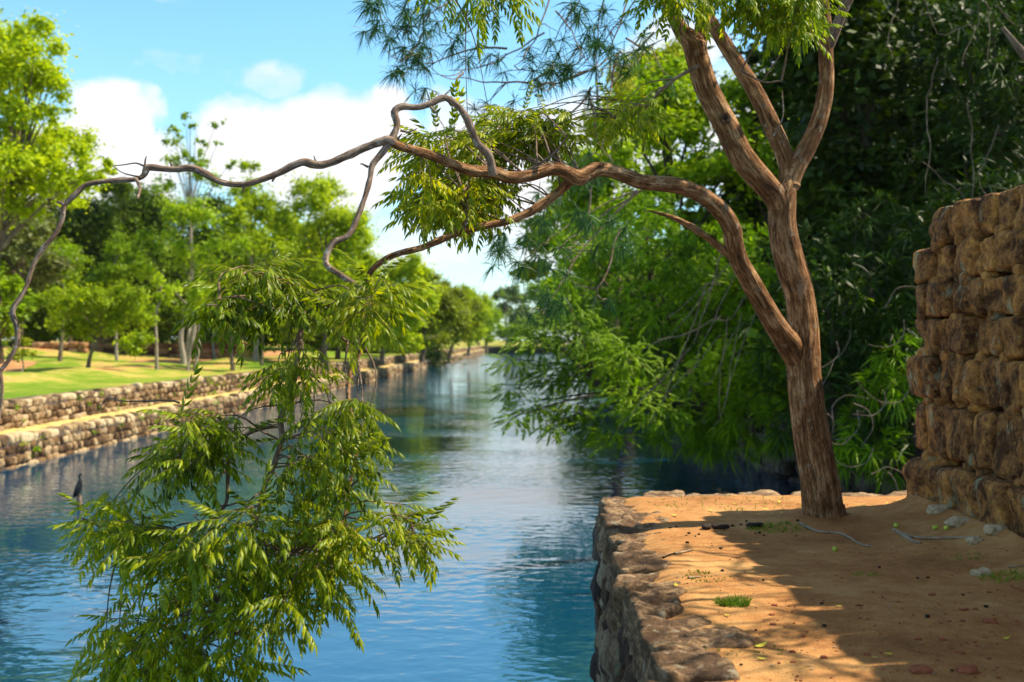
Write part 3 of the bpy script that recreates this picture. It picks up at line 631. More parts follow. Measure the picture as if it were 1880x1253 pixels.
for pts, Y in (([(1281, 111), (1237, 30), (1200, -90), (1100, -200)], 9.7), ([(1290, 45), (1300, -80), (1290, -300)], 9.9), ([(1222, -10), (1120, -60), (950, -70), (820, -30)], 8.6), ([(1300, -60), (1420, -60), (1500, -40)], 9.3), ([(1360, 126), (1288, 8), (1260, -100)], 10.4), ([(1517, 153), (1509, 0), (1480, -300)], 10.2)):
    skel += [p for p in catmull(np.array([P(a, b, Y) for a, b in pts]), .2)]
skel = np.array(skel)
def inpoly(pt, poly):
    x, y = pt; c = False; n = len(poly)
    for i in range(n):
        x1, y1 = poly[i]; x2, y2 = poly[(i+1) % n]
        if (y1 > y) != (y2 > y) and x < (x2-x1)*(y-y1)/(y2-y1)+x1: c = not c
    return c
def leafy(name, poly, n, Y, dY, size, r, mat='neem', nl=(5, 9), holes=(), twig=True, protos=NEEM):
    mb = MB(); st = MB(); n = int(n*.82); size = size*.80; poly = [(a, b-(22 if Y < 7.5 else 5)) for a, b in poly]; P0 = np.array(poly, float); lo, hi = P0.min(0), P0.max(0); done = []; tries = 0
    while len(done) < n and tries < 20000:
        tries += 1; pt = r.uniform(lo, hi)
        if not inpoly(pt, poly) or any(inpoly(pt, h) for h in holes): continue
        mind = 26 if tries < 3000 else 12
        if any(np.hypot(*(pt-q)) < mind for q in done): continue
        done.append(pt); p = P(pt[0], pt[1], Y+r.uniform(-dY, dY))
        dd = np.linalg.norm(skel-p, axis=1)+.5*np.maximum(0, -(skel[:, 2]-p[2])); j = int(np.argsort(dd)[int(r.integers(0, 7))]); s = skel[j]
        d = p-s; ln = np.linalg.norm(d)
        if twig and .05 < ln < 1.3:
            m1 = s+d*.5+np.array([r.normal(0, .04), r.normal(0, .04), .10*ln])
            tube(mbt, [s, m1, p], [.006+.004*ln, .0045, .003], 5, .08, 0)
        dirn = d/(ln+1e-6)+np.array([r.normal(0, .4), r.normal(0, .4), -.1])
        rosette(mb, p, dirn, int(r.integers(*nl)), size, r, protos, stalks=st)
    return mb.build(name, M[mat], neem, extra=(st, M['stalk']))
r = np.random.default_rng(99)
leafy('foliage', [(390, 575), (420, 525), (450, 500), (520, 510), (560, 550), (600, 560), (580, 590), (500, 590), (430, 600), (395, 595)], 25, 6.9, .35, .36, r)
leafy('foliage', [(650, 545), (690, 520), (725, 535), (710, 570), (690, 595), (640, 590), (620, 575)], 11, 6.9, .3, .36, r)
leafy('foliage', [(505, 700), (540, 665), (575, 680), (580, 715), (545, 735), (500, 740)], 9, 6.9, .2, .33, r)
leafy('foliage', [(575, 780), (620, 755), (670, 755), (690, 800), (670, 860), (660, 900), (630, 930), (560, 930), (540, 870), (555, 810)], 25, 6.8, .35, .36, r)
leafy('foliage', [(350, 785), (400, 780), (445, 810), (400, 850), (370, 880), (290, 885), (300, 840)], 22, 6.7, .3, .34, r)
leafy('foliage', [(165, 955), (230, 940), (265, 970), (300, 1000), (250, 1035), (185, 1020)], 14, 6.6, .25, .34, r)
leafy('foliage', [(290, 1010), (400, 970), (480, 940), (600, 950), (660, 980), (640, 1020), (580, 1070), (570, 1120), (500, 1160), (430, 1180), (340, 1170), (290, 1090)], 64, 6.7, .5, .36, r, holes=[[(250, 1010), (330, 1060), (280, 1110), (220, 1080)]])
leafy('foliage', [(200, 1160), (330, 1150), (430, 1190), (440, 1250), (300, 1290), (200, 1280)], 12, 6.75, .35, .36, r)
leafy('foliage', [(540, 1000), (610, 1010), (680, 1000), (640, 1070), (640, 1150), (560, 1160)], 14, 6.8, .3, .36, r)
leafy('foliage', [(700, 960), (750, 940), (785, 990), (790, 1020), (740, 1030), (700, 1010)], 12, 6.8, .25, .33, r)
leafy('foliage', [(180, 1150), (240, 1120), (270, 1160), (300, 1215), (270, 1290), (190, 1290)], 15, 6.6, .3, .34, r)
leafy('foliage', [(330, 1180), (430, 1200), (480, 1230), (420, 1290), (310, 1290)], 12, 6.7, .3, .34, r)
leafy('foliage', [(765, 250), (820, 235), (880, 250), (925, 300), (930, 350), (880, 385), (810, 400), (760, 350)], 46, 8.7, .35, .42, r)
leafy('foliage', [(890, 215), (960, 205), (1035, 210), (1050, 250), (1000, 280), (930, 275)], 30, 8.9, .3, .40, r)
leafy('foliage', [(765, 330), (830, 340), (900, 345), (930, 360), (880, 395), (800, 405)], 15, 8.3, .3, .38, r)
leafy('foliage', [(1110, 200), (1170, 170), (1200, 200), (1180, 240), (1120, 250)], 9, 9.0, .2, .36, r)
leafy('foliage', [(790, -60), (960, -60), (950, 40), (860, 30), (790, 0)], 12, 8.3, .4, .38, r, 'neem_top')
leafy('foliage', [(1290, -40), (1500, -40), (1495, 60), (1440, 75), (1380, 40)], 20, 9.1, .2, .38, r, 'neem_top')
leafy('foliage', [(1190, -70), (1330, -80), (1500, -70), (1480, 30), (1440, 50), (1360, 40), (1290, 10), (1230, 30), (1195, 5)], 44, 9.2, .4, .38, r, 'neem_top')
# crown above the picture
leafy('foliage', [(1050, -120), (1250, -420), (1500, -480), (1700, -420), (1700, -160), (1500, -100), (1200, -100)], 50, 10.4, 1.3, .40, r, 'neem_top')
mb = MB(); st = MB(); a0 = P(1509, 0, 10.2); added_limb = [P(1516, 96, 10.1), P(1600, -60, 9.9), np.array([4.1, 9.2, 7.6]), np.array([5.2, 7.6, 7.6]), np.array([6.0, 5.6, 7.3])]
tube(mbt, added_limb, [.05, .045, .035, .025, .012], 10, .08, .1, 5)  # limb and leaf clusters added out of view to dapple the shade edge
for k in range(96):
    yy = 4.2+6.0*(k+r.random())/96; p = np.array([r.uniform(3.3, 5.7), yy, r.uniform(5.35, 6.9)])
    if p[0]/yy*FPX+CX < 1960: continue
    lr = np.array(added_limb[2:]); lr = catmull(lr, .2); s_ = lr[np.linalg.norm(lr-p, axis=1).argmin()]
    tube(mbt, [s_, (s_+p)/2+np.array([0, 0, .1]), p], [.012, .007, .003], 5, .1, 0)
    rosette(mb, p, p-s_, int(r.integers(5, 9)), .36, r, stalks=st)
mb.build('foliage', M['neem'], neem, extra=(st, M['stalk']))
# cut branch scar ring + lichen dots
mbt.build('twig', M['twig'], neem)
sc = MB(); c0 = P(1331, 217, 9.55)
th = np.linspace(0, 2*np.pi, 13)
tube(sc, [c0+np.array([.03*math.cos(a), -.015, .04*math.sin(a)]) for a in th], [.012]*13, 8, .02, .2, 5); sc.build('branch_scar', M['bark'], limb_a)
mb = MB(); tube(mb, [P(1333, 219, 9.8), P(1331, 217, 9.54)], [.05, .028], 10, .03, .1, 3); mb.build('broken_stub', M['cone'], limb_a)

# ------------------------------------------------------------------ background trees
def leaves(mb, c, rad, n, size, r, up=.8, flat=1., asp=.5, cup=True):
    d = r.normal(0, 1, (n, 3)); d /= np.linalg.norm(d, axis=1)[:, None]; u = np.abs(r.normal(0, .72, n)); st_ = r.uniform(.7, 1.5, 3)
    p = c+d*u[:, None]*np.asarray(rad)*np.array([1, 1, flat])*st_
    nm = d*.5+np.array([0, 0, up])+r.normal(0, .55, (n, 3)); nm /= np.linalg.norm(nm, axis=1)[:, None]
    a = np.cross(nm, r.normal(0, 1, (n, 3))); a /= np.linalg.norm(a, axis=1)[:, None]; b = np.cross(nm, a)
    s = size*r.uniform(.5, 1.5, n)[:, None]; a = a*s; b = b*s*asp
    v = np.stack([p-a*.5, p+b*.5-nm*s*.06, p+a*.5-nm*s*.12, p-b*.5-nm*s*.06], 1).reshape(-1, 3)
    mb.add(v, np.arange(4*n).reshape(-1, 4))
def strips(mb, pos, dirs, n, length, width, r, spread=.9, droop=.5):
    """tufts of n narrow drooping leaves"""
    k = len(pos); N_ = k*n
    d = np.repeat(dirs, n, 0)+r.normal(0, spread, (N_, 3)); d /= np.linalg.norm(d, axis=1)[:, None]; p = np.repeat(pos, n, 0)
    l = length*r.uniform(.6, 1.2, N_)[:, None]; w = np.cross(d, r.normal(0, 1, (N_, 3))); w /= np.linalg.norm(w, axis=1)[:, None]; w = w*width
    m1 = p+d*l*.5-np.array([0, 0, 1])*l*droop*.12; e = p+d*l*.95-np.array([0, 0, 1])*l*droop*.5
    v = np.stack([p-w*.3, p+w*.3, m1+w*.5, m1-w*.5, e+w*.08, e-w*.08], 1).reshape(-1, 3); b = np.arange(N_)[:, None]*6
    mb.add(v, np.vstack([b+np.array([[0, 1, 2, 3]]), b+np.array([[3, 2, 4, 5]])]))

wd = MB(); r_ = np.random.default_rng(8)
for k in range(90):
    y = r_.uniform(24, 90); up_ = r_.random() < .5; x0 = float(xl(np.array(y)))+.03-(1.03 if up_ else 0); z0 = r_.uniform(.3, .8) if not up_ else r_.uniform(.95, 1.8)
    leaves(wd, np.array([x0, y, z0]), np.array([.10, .22, .14])*r_.uniform(.5, 1.4), 22, .10, r_)
tag(wd.build('wall_weeds', M['mid']), 'small weeds growing from the joints of the left bank walls', 'weeds', None, 'stuff')

def make_tree(name, label, base, clumps, mat, bark, lsize, dens, r, trunk_r=.2, lean=None, group=None, kind='leaf', up=.8, flat=.7, fork=.45, trunks=1, asp=.5, limbs=True, spire=True):
    """clumps: list of (world centre, radius). trunk from base, limbs to every clump"""
    base = np.asarray(base, float); t = thing(name, label, 'tree', base, group)
    cl = [(np.asarray(c, float), rr) for c, rr in clumps]; cen = np.mean([c for c, _ in cl], 0)
    tm = MB(); H_ = cen[2]-base[2]
    for k in range(trunks):
        b0 = base+np.array([r.normal(0, .25), r.normal(0, .25), 0])*(k > 0)
        fk = b0+(cen-b0)*np.array([.55, .55, fork])+r.normal(0, .03*abs(H_), 3)*np.array([1, 1, .2])
        top = cen+np.array([0, 0, max(c[2] for c, _ in cl)-cen[2]-.3]) if k == 0 and spire else cen+(cen-base)*.02
        tube(tm, [b0-np.array([0, 0, .3]), b0+(fk-b0)*.1, b0+(fk-b0)*.5+r.normal(0, .03*abs(H_), 3)*np.array([1, 1, 0]), fk, fk+(cen-fk)*.7, top], np.array([1.5, 1.1, .85, .7, .45, .12])*trunk_r*(1 if k == 0 else .7), 9, .6, .12, k, 0)
        if limbs:
            for i, (c, rr) in enumerate(cl):
                if i % trunks != k: continue
                hd = np.hypot(*(c-cen)[:2]); zz = np.clip(c[2]-.7*hd-.3*rr, fk[2]*.8+b0[2]*.2, max(cen[2], fk[2])); uu = (zz-fk[2])/max(cen[2]-fk[2], .1); s = fk+(cen-fk)*.7*np.clip(uu, 0, 1) if uu > 0 else b0+(fk-b0)*.85; mid = s+(c-s)*.5+np.array([r.normal(0, .1)*rr, r.normal(0, .1)*rr, .08*np.linalg.norm(c-s)])
                tube(tm, [s, mid, c+np.array([0, 0, rr*.2])], np.array([.30, .17, .05])*trunk_r, 6, .7, .1, i, 0)
    tm.build('trunk', bark, t)
    cm = MB()
    for c, rr in cl:
        if kind == 'leaf':
            m_ = max(5, int(8*rr/1.2))
            for q in range(m_):     # sub-clumps so that the outline breaks up
                d = r.normal(0, 1, 3); d /= np.linalg.norm(d); d[2] *= .85
                leaves(cm, c+d*rr*r.uniform(.35, .95)*np.array([1, 1, flat]), rr*r.uniform(.30, .52), int(1.9*dens*rr*rr/m_*r.uniform(.6, 1.4)), lsize, r, up, .85, asp)
        if kind == 'mix':
            m_ = max(5, int(9*rr))
            for q in range(m_):
                d = r.normal(0, 1, 3); d /= np.linalg.norm(d); leaves(cm, c+d*rr*r.uniform(.3, 1.)*np.array([1, 1, flat]), rr*r.uniform(.2, .4), int(dens*7*rr*rr/m_*r.uniform(.6, 1.4)), lsize*.42, r, .6, .6, .34)
        if kind in ('tuft', 'mix'):
            k = int((1.7 if kind == 'tuft' else .45)*dens*rr*rr); d = r.normal(0, 1, (k, 3)); d /= np.linalg.norm(d, axis=1)[:, None]; p = c+d*(r.uniform(.2, 1, k)**.6)[:, None]*rr*np.array([1, 1, flat])
            dr_ = d*.8+np.array([0, 0, .1]); strips(cm, p, dr_, 16, lsize, lsize*.085, r, .6, .8)
        if kind == 'feather':
            k = int(dens*rr*rr); d = r.normal(0, 1, (k, 3)); d /= np.linalg.norm(d, axis=1)[:, None]; p = c+d*(r.uniform(.1, 1, k)**.6)[:, None]*rr*np.array([1, 1, flat])
            X = d*np.array([1, 1, .3])+np.array([-.35, -.1, -.12])+r.normal(0, .3, (k, 3))
            for i in range(len(FEATH)):
                s = slice(i, None, len(FEATH)); place(cm, FEATH[i], p[s], X[s], np.tile([0, 0, 1.], (len(p[s]), 1))+r.normal(0, .2, (len(p[s]), 3)), lsize*r.uniform(.6, 1.2, len(p[s])))
    cm.build('crown', mat, t)
    return t
def pxclumps(spec, Y, dY, r, sub=1):
    """spec: (px, py, radius px) -> clumps at depth about Y"""
    out = []
    for (a, b, rp) in spec:
        for q in range(sub):
            yy = Y+r.uniform(-dY, dY); out.append((P(a+r.normal(0, rp*.15), b+r.normal(0, rp*.15), yy), 1.12*rp/FPX*yy))
    return out
def ground(px, Y):
    x = (px-CX)/FPX*Y; return np.array([x, Y, float(lawn_h(np.array([[x]]), np.array([[float(Y)]]))[0, 0])])
r = np.random.default_rng(4)
# tall spreading tree, far left
make_tree('spreading_tree', 'tall spreading tree with yellow green leaves cut by the left edge of the photo', ground(-130, 46),
  pxclumps([(20, 70, 55), (75, 100, 45), (-40, 60, 60), (30, 140, 55), (95, 165, 35), (105, 200, 30), (20, 210, 45), (60, 250, 50), (10, 290, 60), (120, 275, 45), (160, 290, 38), (90, 320, 50), (30, 350, 45), (170, 330, 32), (-60, 200, 80), (-70, 320, 80), (130, 360, 25), (-130, 120, 90), (-20, 410, 35), (50, 100, 60), (85, 140, 45), (60, 60, 45), (10, 120, 60), (40, 190, 35), (110, 240, 30), (150, 320, 45), (60, 300, 60), (30, 260, 50), (120, 330, 45), (90, 280, 40), (195, 310, 22), (30, 320, 60), (60, 370, 40)], 45, 2.5, r), M['lime'], M['bark_far'], .19, 620, r, .22, fork=.5, asp=.55, spire=False)
# lime shrub
make_tree('lime_shrub', 'small round lime green tree on a leaning stem beside its shadow on the lawn', ground(160, 62),
  pxclumps([(110, 560, 34), (150, 545, 32), (190, 560, 40), (235, 545, 34), (262, 575, 26), (215, 600, 36), (165, 595, 34), (120, 590, 26), (262, 620, 24), (235, 632, 22), (180, 548, 28), (95, 540, 24), (205, 530, 20)], 61.5, 1.2, r), M['lime'], M['bark_far'], .20, 900, r, .11, fork=.55)
# tall sparse tree
tt = make_tree('tall_sparse_tree', 'tallest thin crowned tree with bundled trunks and few leaves against the white cloud', ground(335, 78),
  pxclumps([(340, 210, 10), (312, 240, 14), (300, 262, 12), (330, 255, 16), (360, 235, 14), (372, 262, 12), (395, 228, 12), (402, 262, 8), (345, 285, 22), (310, 290, 20), (375, 300, 16), (350, 320, 30), (300, 335, 26), (400, 330, 26), (420, 300, 14), (320, 385, 40), (380, 400, 46), (290, 430, 40), (350, 470, 50), (420, 460, 40), (270, 500, 30)], 78, 2., r), M['mid'], M['bark_pale'], .24, 230, r, .19, fork=.35, trunks=3)
make_tree('open_crown_tree', 'bright green tree between the tall sparse tree and the round treetop by the hanging leaves', ground(470, 88),
  pxclumps([(450, 340, 30), (470, 380, 40), (440, 420, 44), (505, 400, 36), (430, 370, 30), (460, 305, 18), (500, 460, 50), (450, 500, 40)], 88, 2.5, r), M['lime'], M['bark_pale'], .26, 420, r, .2, trunks=2)
make_tree('round_crown_tree', 'broad bright green treetop just left of the drooping bare branch', ground(590, 92),
  pxclumps([(560, 365, 38), (600, 350, 30), (530, 400, 40), (590, 400, 48), (640, 400, 36), (660, 430, 34), (560, 440, 50), (620, 450, 50), (600, 500, 50), (520, 460, 40), (660, 480, 36), (560, 520, 50), (640, 530, 46)], 92, 3, r), M['lime'], M['bark_far'], .28, 560, r, .3)
# dark trees of the background
spec = [('leafy dark green tree behind the left shrub and the lawn', 130, 100, [(110, 400, 60), (60, 430, 60), (150, 440, 60), (100, 490, 70), (40, 500, 60), (170, 510, 55), (120, 560, 50), (20, 570, 50), (180, 390, 40)], 'dark', 1),
        ('dense green tree behind the bundled trunks of the tallest tree', 270, 104, [(230, 390, 50), (270, 370, 45), (310, 420, 60), (240, 450, 60), (300, 500, 65), (230, 520, 55), (350, 540, 50), (280, 570, 45), (200, 420, 40), (215, 345, 30)], 'dark', 1),
        ('dark shady tree behind the leafy shoots at the middle left', 440, 108, [(400, 440, 55), (450, 480, 60), (510, 500, 60), (400, 530, 60), (470, 560, 50), (550, 540, 50), (380, 380, 40)], 'dark', 1),
        ('deep green tree behind the broad bright treetop', 620, 110, [(590, 470, 50), (640, 500, 50), (600, 550, 50), (670, 540, 46), (540, 560, 40)], 'dark', 0),
        ('feathery pale olive tree under the spreading tree on the left', 20, 72, [(20, 400, 50), (50, 440, 52), (-20, 450, 60), (30, 490, 50), (80, 480, 34), (70, 400, 30)], 'olive', 0),
        ('bushy green tree at the left edge above the lawn', 0, 66, [(0, 540, 40), (-40, 520, 50), (25, 575, 32), (50, 560, 24), (0, 600, 30), (-60, 590, 50)], 'mid', 0)]
for lab, bx, Y, sp, mt, tw in spec:
    make_tree('leafy_tree', lab, ground(bx, Y), pxclumps(sp, Y, 4, r), M[mt], M['bark_dark'], .34, 420, r, .26)
# tall backdrop far behind the lawn: separate big trees
for i, (px, top, lab) in enumerate([(-120, 300, 'far dark tree at the extreme left behind the lawn'), (40, 420, 'far dark tree directly behind the olive tree'), (190, 400, 'far dark tree behind the lime green shrub'), (370, 420, 'far dark tree behind the tallest tree'), (530, 440, 'far dark tree behind the open crowned tree'), (690, 500, 'far dark tree where the row along the canal begins')]):
    Y = 135+4*i; R0 = 95; make_tree('backdrop_tree', lab, ground(px, Y), pxclumps([(px, top+60, 70), (px-60, top+80, 60), (px+60, top+85, 60), (px-30, top+130, 75), (px+45, top+140, 75), (px-80, 590, 45), (px, 595, 50), (px+75, 592, 45)], Y, 5, r), M['dark'] if i % 2 else M['mid'], M['bark_dark'], .5, 170, r, .35)
bushes = [(-60, 100, 'dark', 'dark bush low at the extreme left behind the lawn'), (60, 106, 'mid', 'green thicket behind the back wall under the olive tree'), (170, 108, 'dark', 'dark thicket directly behind the lime green shrub'), (260, 106, 'mid', 'green bush between the lime shrub and the bundled trunks'),
          (390, 107, 'yel', 'yellowish bush right of the bundled trunks'), (480, 112, 'lime', 'bright bush behind the straight dark trunk'), (560, 112, 'mid', 'mid green bush behind the hanging leaves'), (650, 116, 'lime', 'bright green bush behind the low yellowish tree'), (740, 134, 'yel', 'bush behind the first tree of the canal row')]
for px, Y, mt, lab in bushes:
    make_tree('thicket', lab, ground(px, Y), pxclumps([(px-40, 600, 34), (px, 590, 40), (px+42, 602, 34), (px-15, 622, 26), (px+25, 625, 26), (px+10, 560, 32), (px-30, 565, 28)], Y, 3, r), M[mt], M['bark_dark'], .36, 260, r, .1, fork=.6, spire=False)
# thin trunks on the lawn
for (px, Y, spc, mt, lab, pale, tr) in [
   (288, 66, [(275, 560, 16), (300, 545, 16), (318, 530, 20), (290, 515, 16)], 'mid', 'slender pale twisted tree right of the lime shrub', 1, .10),
   (357, 68, [(350, 540, 26), (375, 560, 26), (340, 575, 22), (395, 590, 18), (365, 520, 22)], 'mid', 'small tree with three pale stems left of the leafy shoots', 1, .11),
   (427, 70, [(420, 580, 26), (450, 570, 28), (470, 600, 24), (400, 600, 16), (440, 545, 26)], 'lime', 'straight dark trunked small tree behind the hanging leaves', 0, .13),
   (600, 86, [(580, 590, 30), (620, 580, 34), (640, 605, 26), (600, 560, 30), (560, 600, 22)], 'yel', 'low yellowish tree near the terrace wall behind the hanging branch', 0, .14),
   (395, 92, [(385, 575, 26), (410, 560, 28), (430, 590, 20), (370, 600, 18), (395, 535, 26)], 'mid', 'slim tree far back on the lawn between the pale stems and dark trunk', 1, .12),
   (480, 84, [(470, 560, 28), (500, 575, 26), (455, 590, 18), (485, 535, 28), (510, 600, 20)], 'lime', 'slim tree behind the narrow part of the hanging foliage', 0, .12),
   (545, 80, [(540, 590, 24), (560, 610, 20), (525, 605, 18), (548, 570, 24)], 'yel', 'small yellowish tree close to the terrace wall', 0, .10),
   (655, 92, [(650, 585, 26), (675, 600, 24), (635, 610, 20), (660, 560, 28)], 'lime', 'small bright tree before the canal row begins', 0, .12),
   (215, 90, [(205, 500, 34), (240, 490, 30), (180, 510, 28), (225, 460, 34)], 'mid', 'slim tree whose crown shows above the lime shrub', 1, .12),
   (110, 84, [(100, 470, 34), (130, 480, 30), (80, 500, 28), (110, 510, 30)], 'mid', 'slim tree between the olive tree and the lime shrub', 0, .14),
   (38, 58, [(38, 655, 13), (50, 645, 12), (28, 640, 12), (45, 630, 10)], 'yel', 'knee high yellowish sapling near the left edge of the lawn', 1, .05)]:
    make_tree('lawn_tree', lab, ground(px, Y), pxclumps(spc, Y, .8, r), M[mt], M['bark_pale'] if pale else M['bark_far'], .2, 700, r, tr, trunks=3 if px == 357 else 1, fork=.7)
# row along the canal receding to the vanishing point
row = [(700, 98, [(700, 520, 44), (740, 500, 36), (720, 560, 46), (680, 570, 40), (760, 540, 40), (740, 590, 34), (700, 600, 30), (660, 620, 26), (720, 628, 22), (765, 622, 22), (690, 560, 40)], 'lime', 'nearest tree of the row along the left bank, right of the hanging leaves'),
       (775, 112, [(760, 500, 22), (785, 515, 26), (800, 545, 32), (760, 560, 36), (785, 590, 34), (820, 580, 26), (740, 600, 26), (770, 622, 20), (805, 618, 22), (770, 530, 30), (800, 575, 34)], 'yel', 'yellow green tree second in the row along the left bank'),
       (825, 130, [(815, 530, 22), (840, 545, 26), (825, 575, 32), (850, 590, 28), (800, 600, 26), (860, 565, 18), (825, 620, 18), (850, 618, 18), (835, 570, 30)], 'yel', 'pale green leaning tree in the middle of the canal row'),
       (860, 155, [(850, 535, 18), (870, 550, 22), (880, 575, 24), (865, 600, 24), (845, 585, 20), (870, 620, 14), (850, 615, 16)], 'lime', 'rounded green tree fourth in the row by the canal'),
       (893, 185, [(885, 560, 16), (900, 580, 18), (905, 600, 16), (885, 605, 18), (895, 618, 12), (910, 585, 14)], 'mid', 'small looking green tree at the far end of the canal row')]
for px, Y, spc, mt, lab in row:
    make_tree('canal_tree', lab, ground(px, Y), pxclumps(spc, Y, 3, r), M[mt], M['bark_far'], .34, 620, r, .22)
    # (trunks stand behind the wall)
for px, Y, spc, lab in [(930, 330, [(915, 545, 16), (935, 530, 16), (950, 548, 18), (925, 575, 20), (950, 590, 20), (905, 585, 14), (930, 605, 18)], 'distant bluish tree closing the canal at its far end'),
                        (985, 340, [(985, 540, 24), (1010, 530, 24), (975, 580, 26), (1005, 590, 26), (1040, 560, 30), (1040, 600, 26)], 'distant tree behind the overhanging foliage at the canal end'),
                        (1090, 330, [(1090, 560, 30), (1080, 600, 30), (1120, 590, 30)], 'distant tree hidden mostly behind the overhanging foliage'),
                        (955, 320, [(955, 600, 18), (970, 615, 16), (940, 618, 14), (960, 570, 16)], 'distant rounded bush where the canal ends'),
                        (880, 350, [(870, 590, 16), (885, 600, 14), (860, 605, 14)], 'distant low tree behind the end of the canal row')]:
    make_tree('distant_tree', lab, (P(px, 636, Y)), pxclumps(spc, Y, 5, r), M['far'], M['bark_far'], .9, 60, r, .4)

# ------------------------------------------------------------------ right bank forest
def rbase(px, Y, z=2.): return np.array([(px-CX)/FPX*Y, Y, z])
make_tree('overhanging_tree', 'feathery bright green tree leaning out low over the canal', rbase(1400, 30, 1.8),
  pxclumps([(1000, 590, 42), (960, 600, 26), (1040, 560, 46), (985, 640, 40), (1050, 620, 60), (940, 660, 30), (1010, 690, 54), (1080, 690, 70), (930, 712, 22), (980, 740, 42), (1040, 750, 50), (950, 768, 24), (1100, 770, 50), (1010, 785, 26), (1140, 640, 70), (1150, 730, 60), (1130, 800, 34), (1200, 760, 55), (1230, 690, 60)], 28.3, 1.6, r), M['feather'], M['bark_dark'], .40, 210, r, .2, kind='feather', flat=.5, fork=.4)
make_tree('brush_tree', 'mid green tree with brush like leaves rising behind the arched limb', rbase(1290, 35, 1.8),
  pxclumps([(1100, 440, 60), (1060, 480, 50), (1160, 420, 70), (1150, 500, 80), (1080, 540, 60), (1230, 460, 80), (1210, 540, 80), (1290, 520, 80), (1130, 580, 60), (1280, 600, 80), (1340, 460, 70), (1340, 560, 70), (1190, 380, 50), (1020, 520, 40)], 34, 1.8, r), M['tuft'], M['bark_dark'], .42, 62, r, .2, kind='mix', flat=.8)
make_tree('sunlit_tree', 'bright yellow green tree seen through the forks of the foreground tree', rbase(1300, 42, 1.8),
  pxclumps([(1180, 170, 50), (1240, 150, 60), (1130, 215, 40), (1210, 240, 70), (1290, 200, 70), (1350, 170, 70), (1130, 290, 60), (1200, 320, 70), (1290, 300, 80), (1370, 280, 70), (1080, 350, 50), (1060, 400, 46), (1150, 380, 70), (1400, 380, 70), (1300, 400, 80), (1010, 440, 36), (1050, 470, 40), (1440, 220, 60)], 42, 3., r), M['mid'], M['bark_dark'], .24, 620, r, .3)
make_tree('rust_tinged_tree', 'tree with a yellow crown behind the sunlit one, topping the right bank', rbase(1150, 60, 1.8),
  pxclumps([(1170, 140, 50), (1100, 230, 50), (1060, 330, 50), (1020, 390, 44), (990, 450, 40), (1230, 110, 50), (1110, 310, 70), (1070, 430, 60), (985, 500, 36), (1180, 220, 80)], 60, 3, r), M['yel'], M['bark_dark'], .34, 420, r, .35)
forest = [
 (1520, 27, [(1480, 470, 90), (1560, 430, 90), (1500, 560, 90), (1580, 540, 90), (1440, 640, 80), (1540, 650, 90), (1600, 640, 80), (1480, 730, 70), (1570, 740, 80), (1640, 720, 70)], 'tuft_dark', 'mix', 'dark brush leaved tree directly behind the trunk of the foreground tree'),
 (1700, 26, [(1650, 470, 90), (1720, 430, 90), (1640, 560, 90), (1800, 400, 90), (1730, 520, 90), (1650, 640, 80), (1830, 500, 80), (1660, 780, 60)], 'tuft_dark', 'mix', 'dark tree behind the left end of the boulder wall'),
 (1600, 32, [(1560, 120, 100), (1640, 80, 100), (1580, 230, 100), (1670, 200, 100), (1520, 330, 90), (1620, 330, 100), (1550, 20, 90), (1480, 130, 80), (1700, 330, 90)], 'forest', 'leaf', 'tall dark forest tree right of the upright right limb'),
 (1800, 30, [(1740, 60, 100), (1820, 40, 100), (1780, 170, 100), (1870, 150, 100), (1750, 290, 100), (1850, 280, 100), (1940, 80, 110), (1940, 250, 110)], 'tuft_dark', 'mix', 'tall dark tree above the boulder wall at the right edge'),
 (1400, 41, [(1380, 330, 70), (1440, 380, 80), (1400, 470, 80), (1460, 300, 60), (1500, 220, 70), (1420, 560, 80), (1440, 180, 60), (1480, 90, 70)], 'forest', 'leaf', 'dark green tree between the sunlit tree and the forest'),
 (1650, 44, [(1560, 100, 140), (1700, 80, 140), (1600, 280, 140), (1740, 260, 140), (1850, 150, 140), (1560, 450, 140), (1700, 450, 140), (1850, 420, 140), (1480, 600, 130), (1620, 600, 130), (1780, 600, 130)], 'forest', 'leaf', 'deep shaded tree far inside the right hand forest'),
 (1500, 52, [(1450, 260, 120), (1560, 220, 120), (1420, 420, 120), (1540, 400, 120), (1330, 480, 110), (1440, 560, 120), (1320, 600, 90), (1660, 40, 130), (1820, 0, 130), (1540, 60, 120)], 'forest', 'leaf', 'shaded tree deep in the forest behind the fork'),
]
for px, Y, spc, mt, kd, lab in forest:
    make_tree('forest_tree', lab, rbase(px, Y), pxclumps(spc, Y, 2.2, r), M[mt], M['bark_dark'], (.5 if kd == 'mix' else .45) if kd != 'leaf' else (.32 if Y < 40 else .6), 36 if kd != 'leaf' else 260*(1 if Y < 40 else .5), r, .25, kind=kd, flat=.85, spire=False)
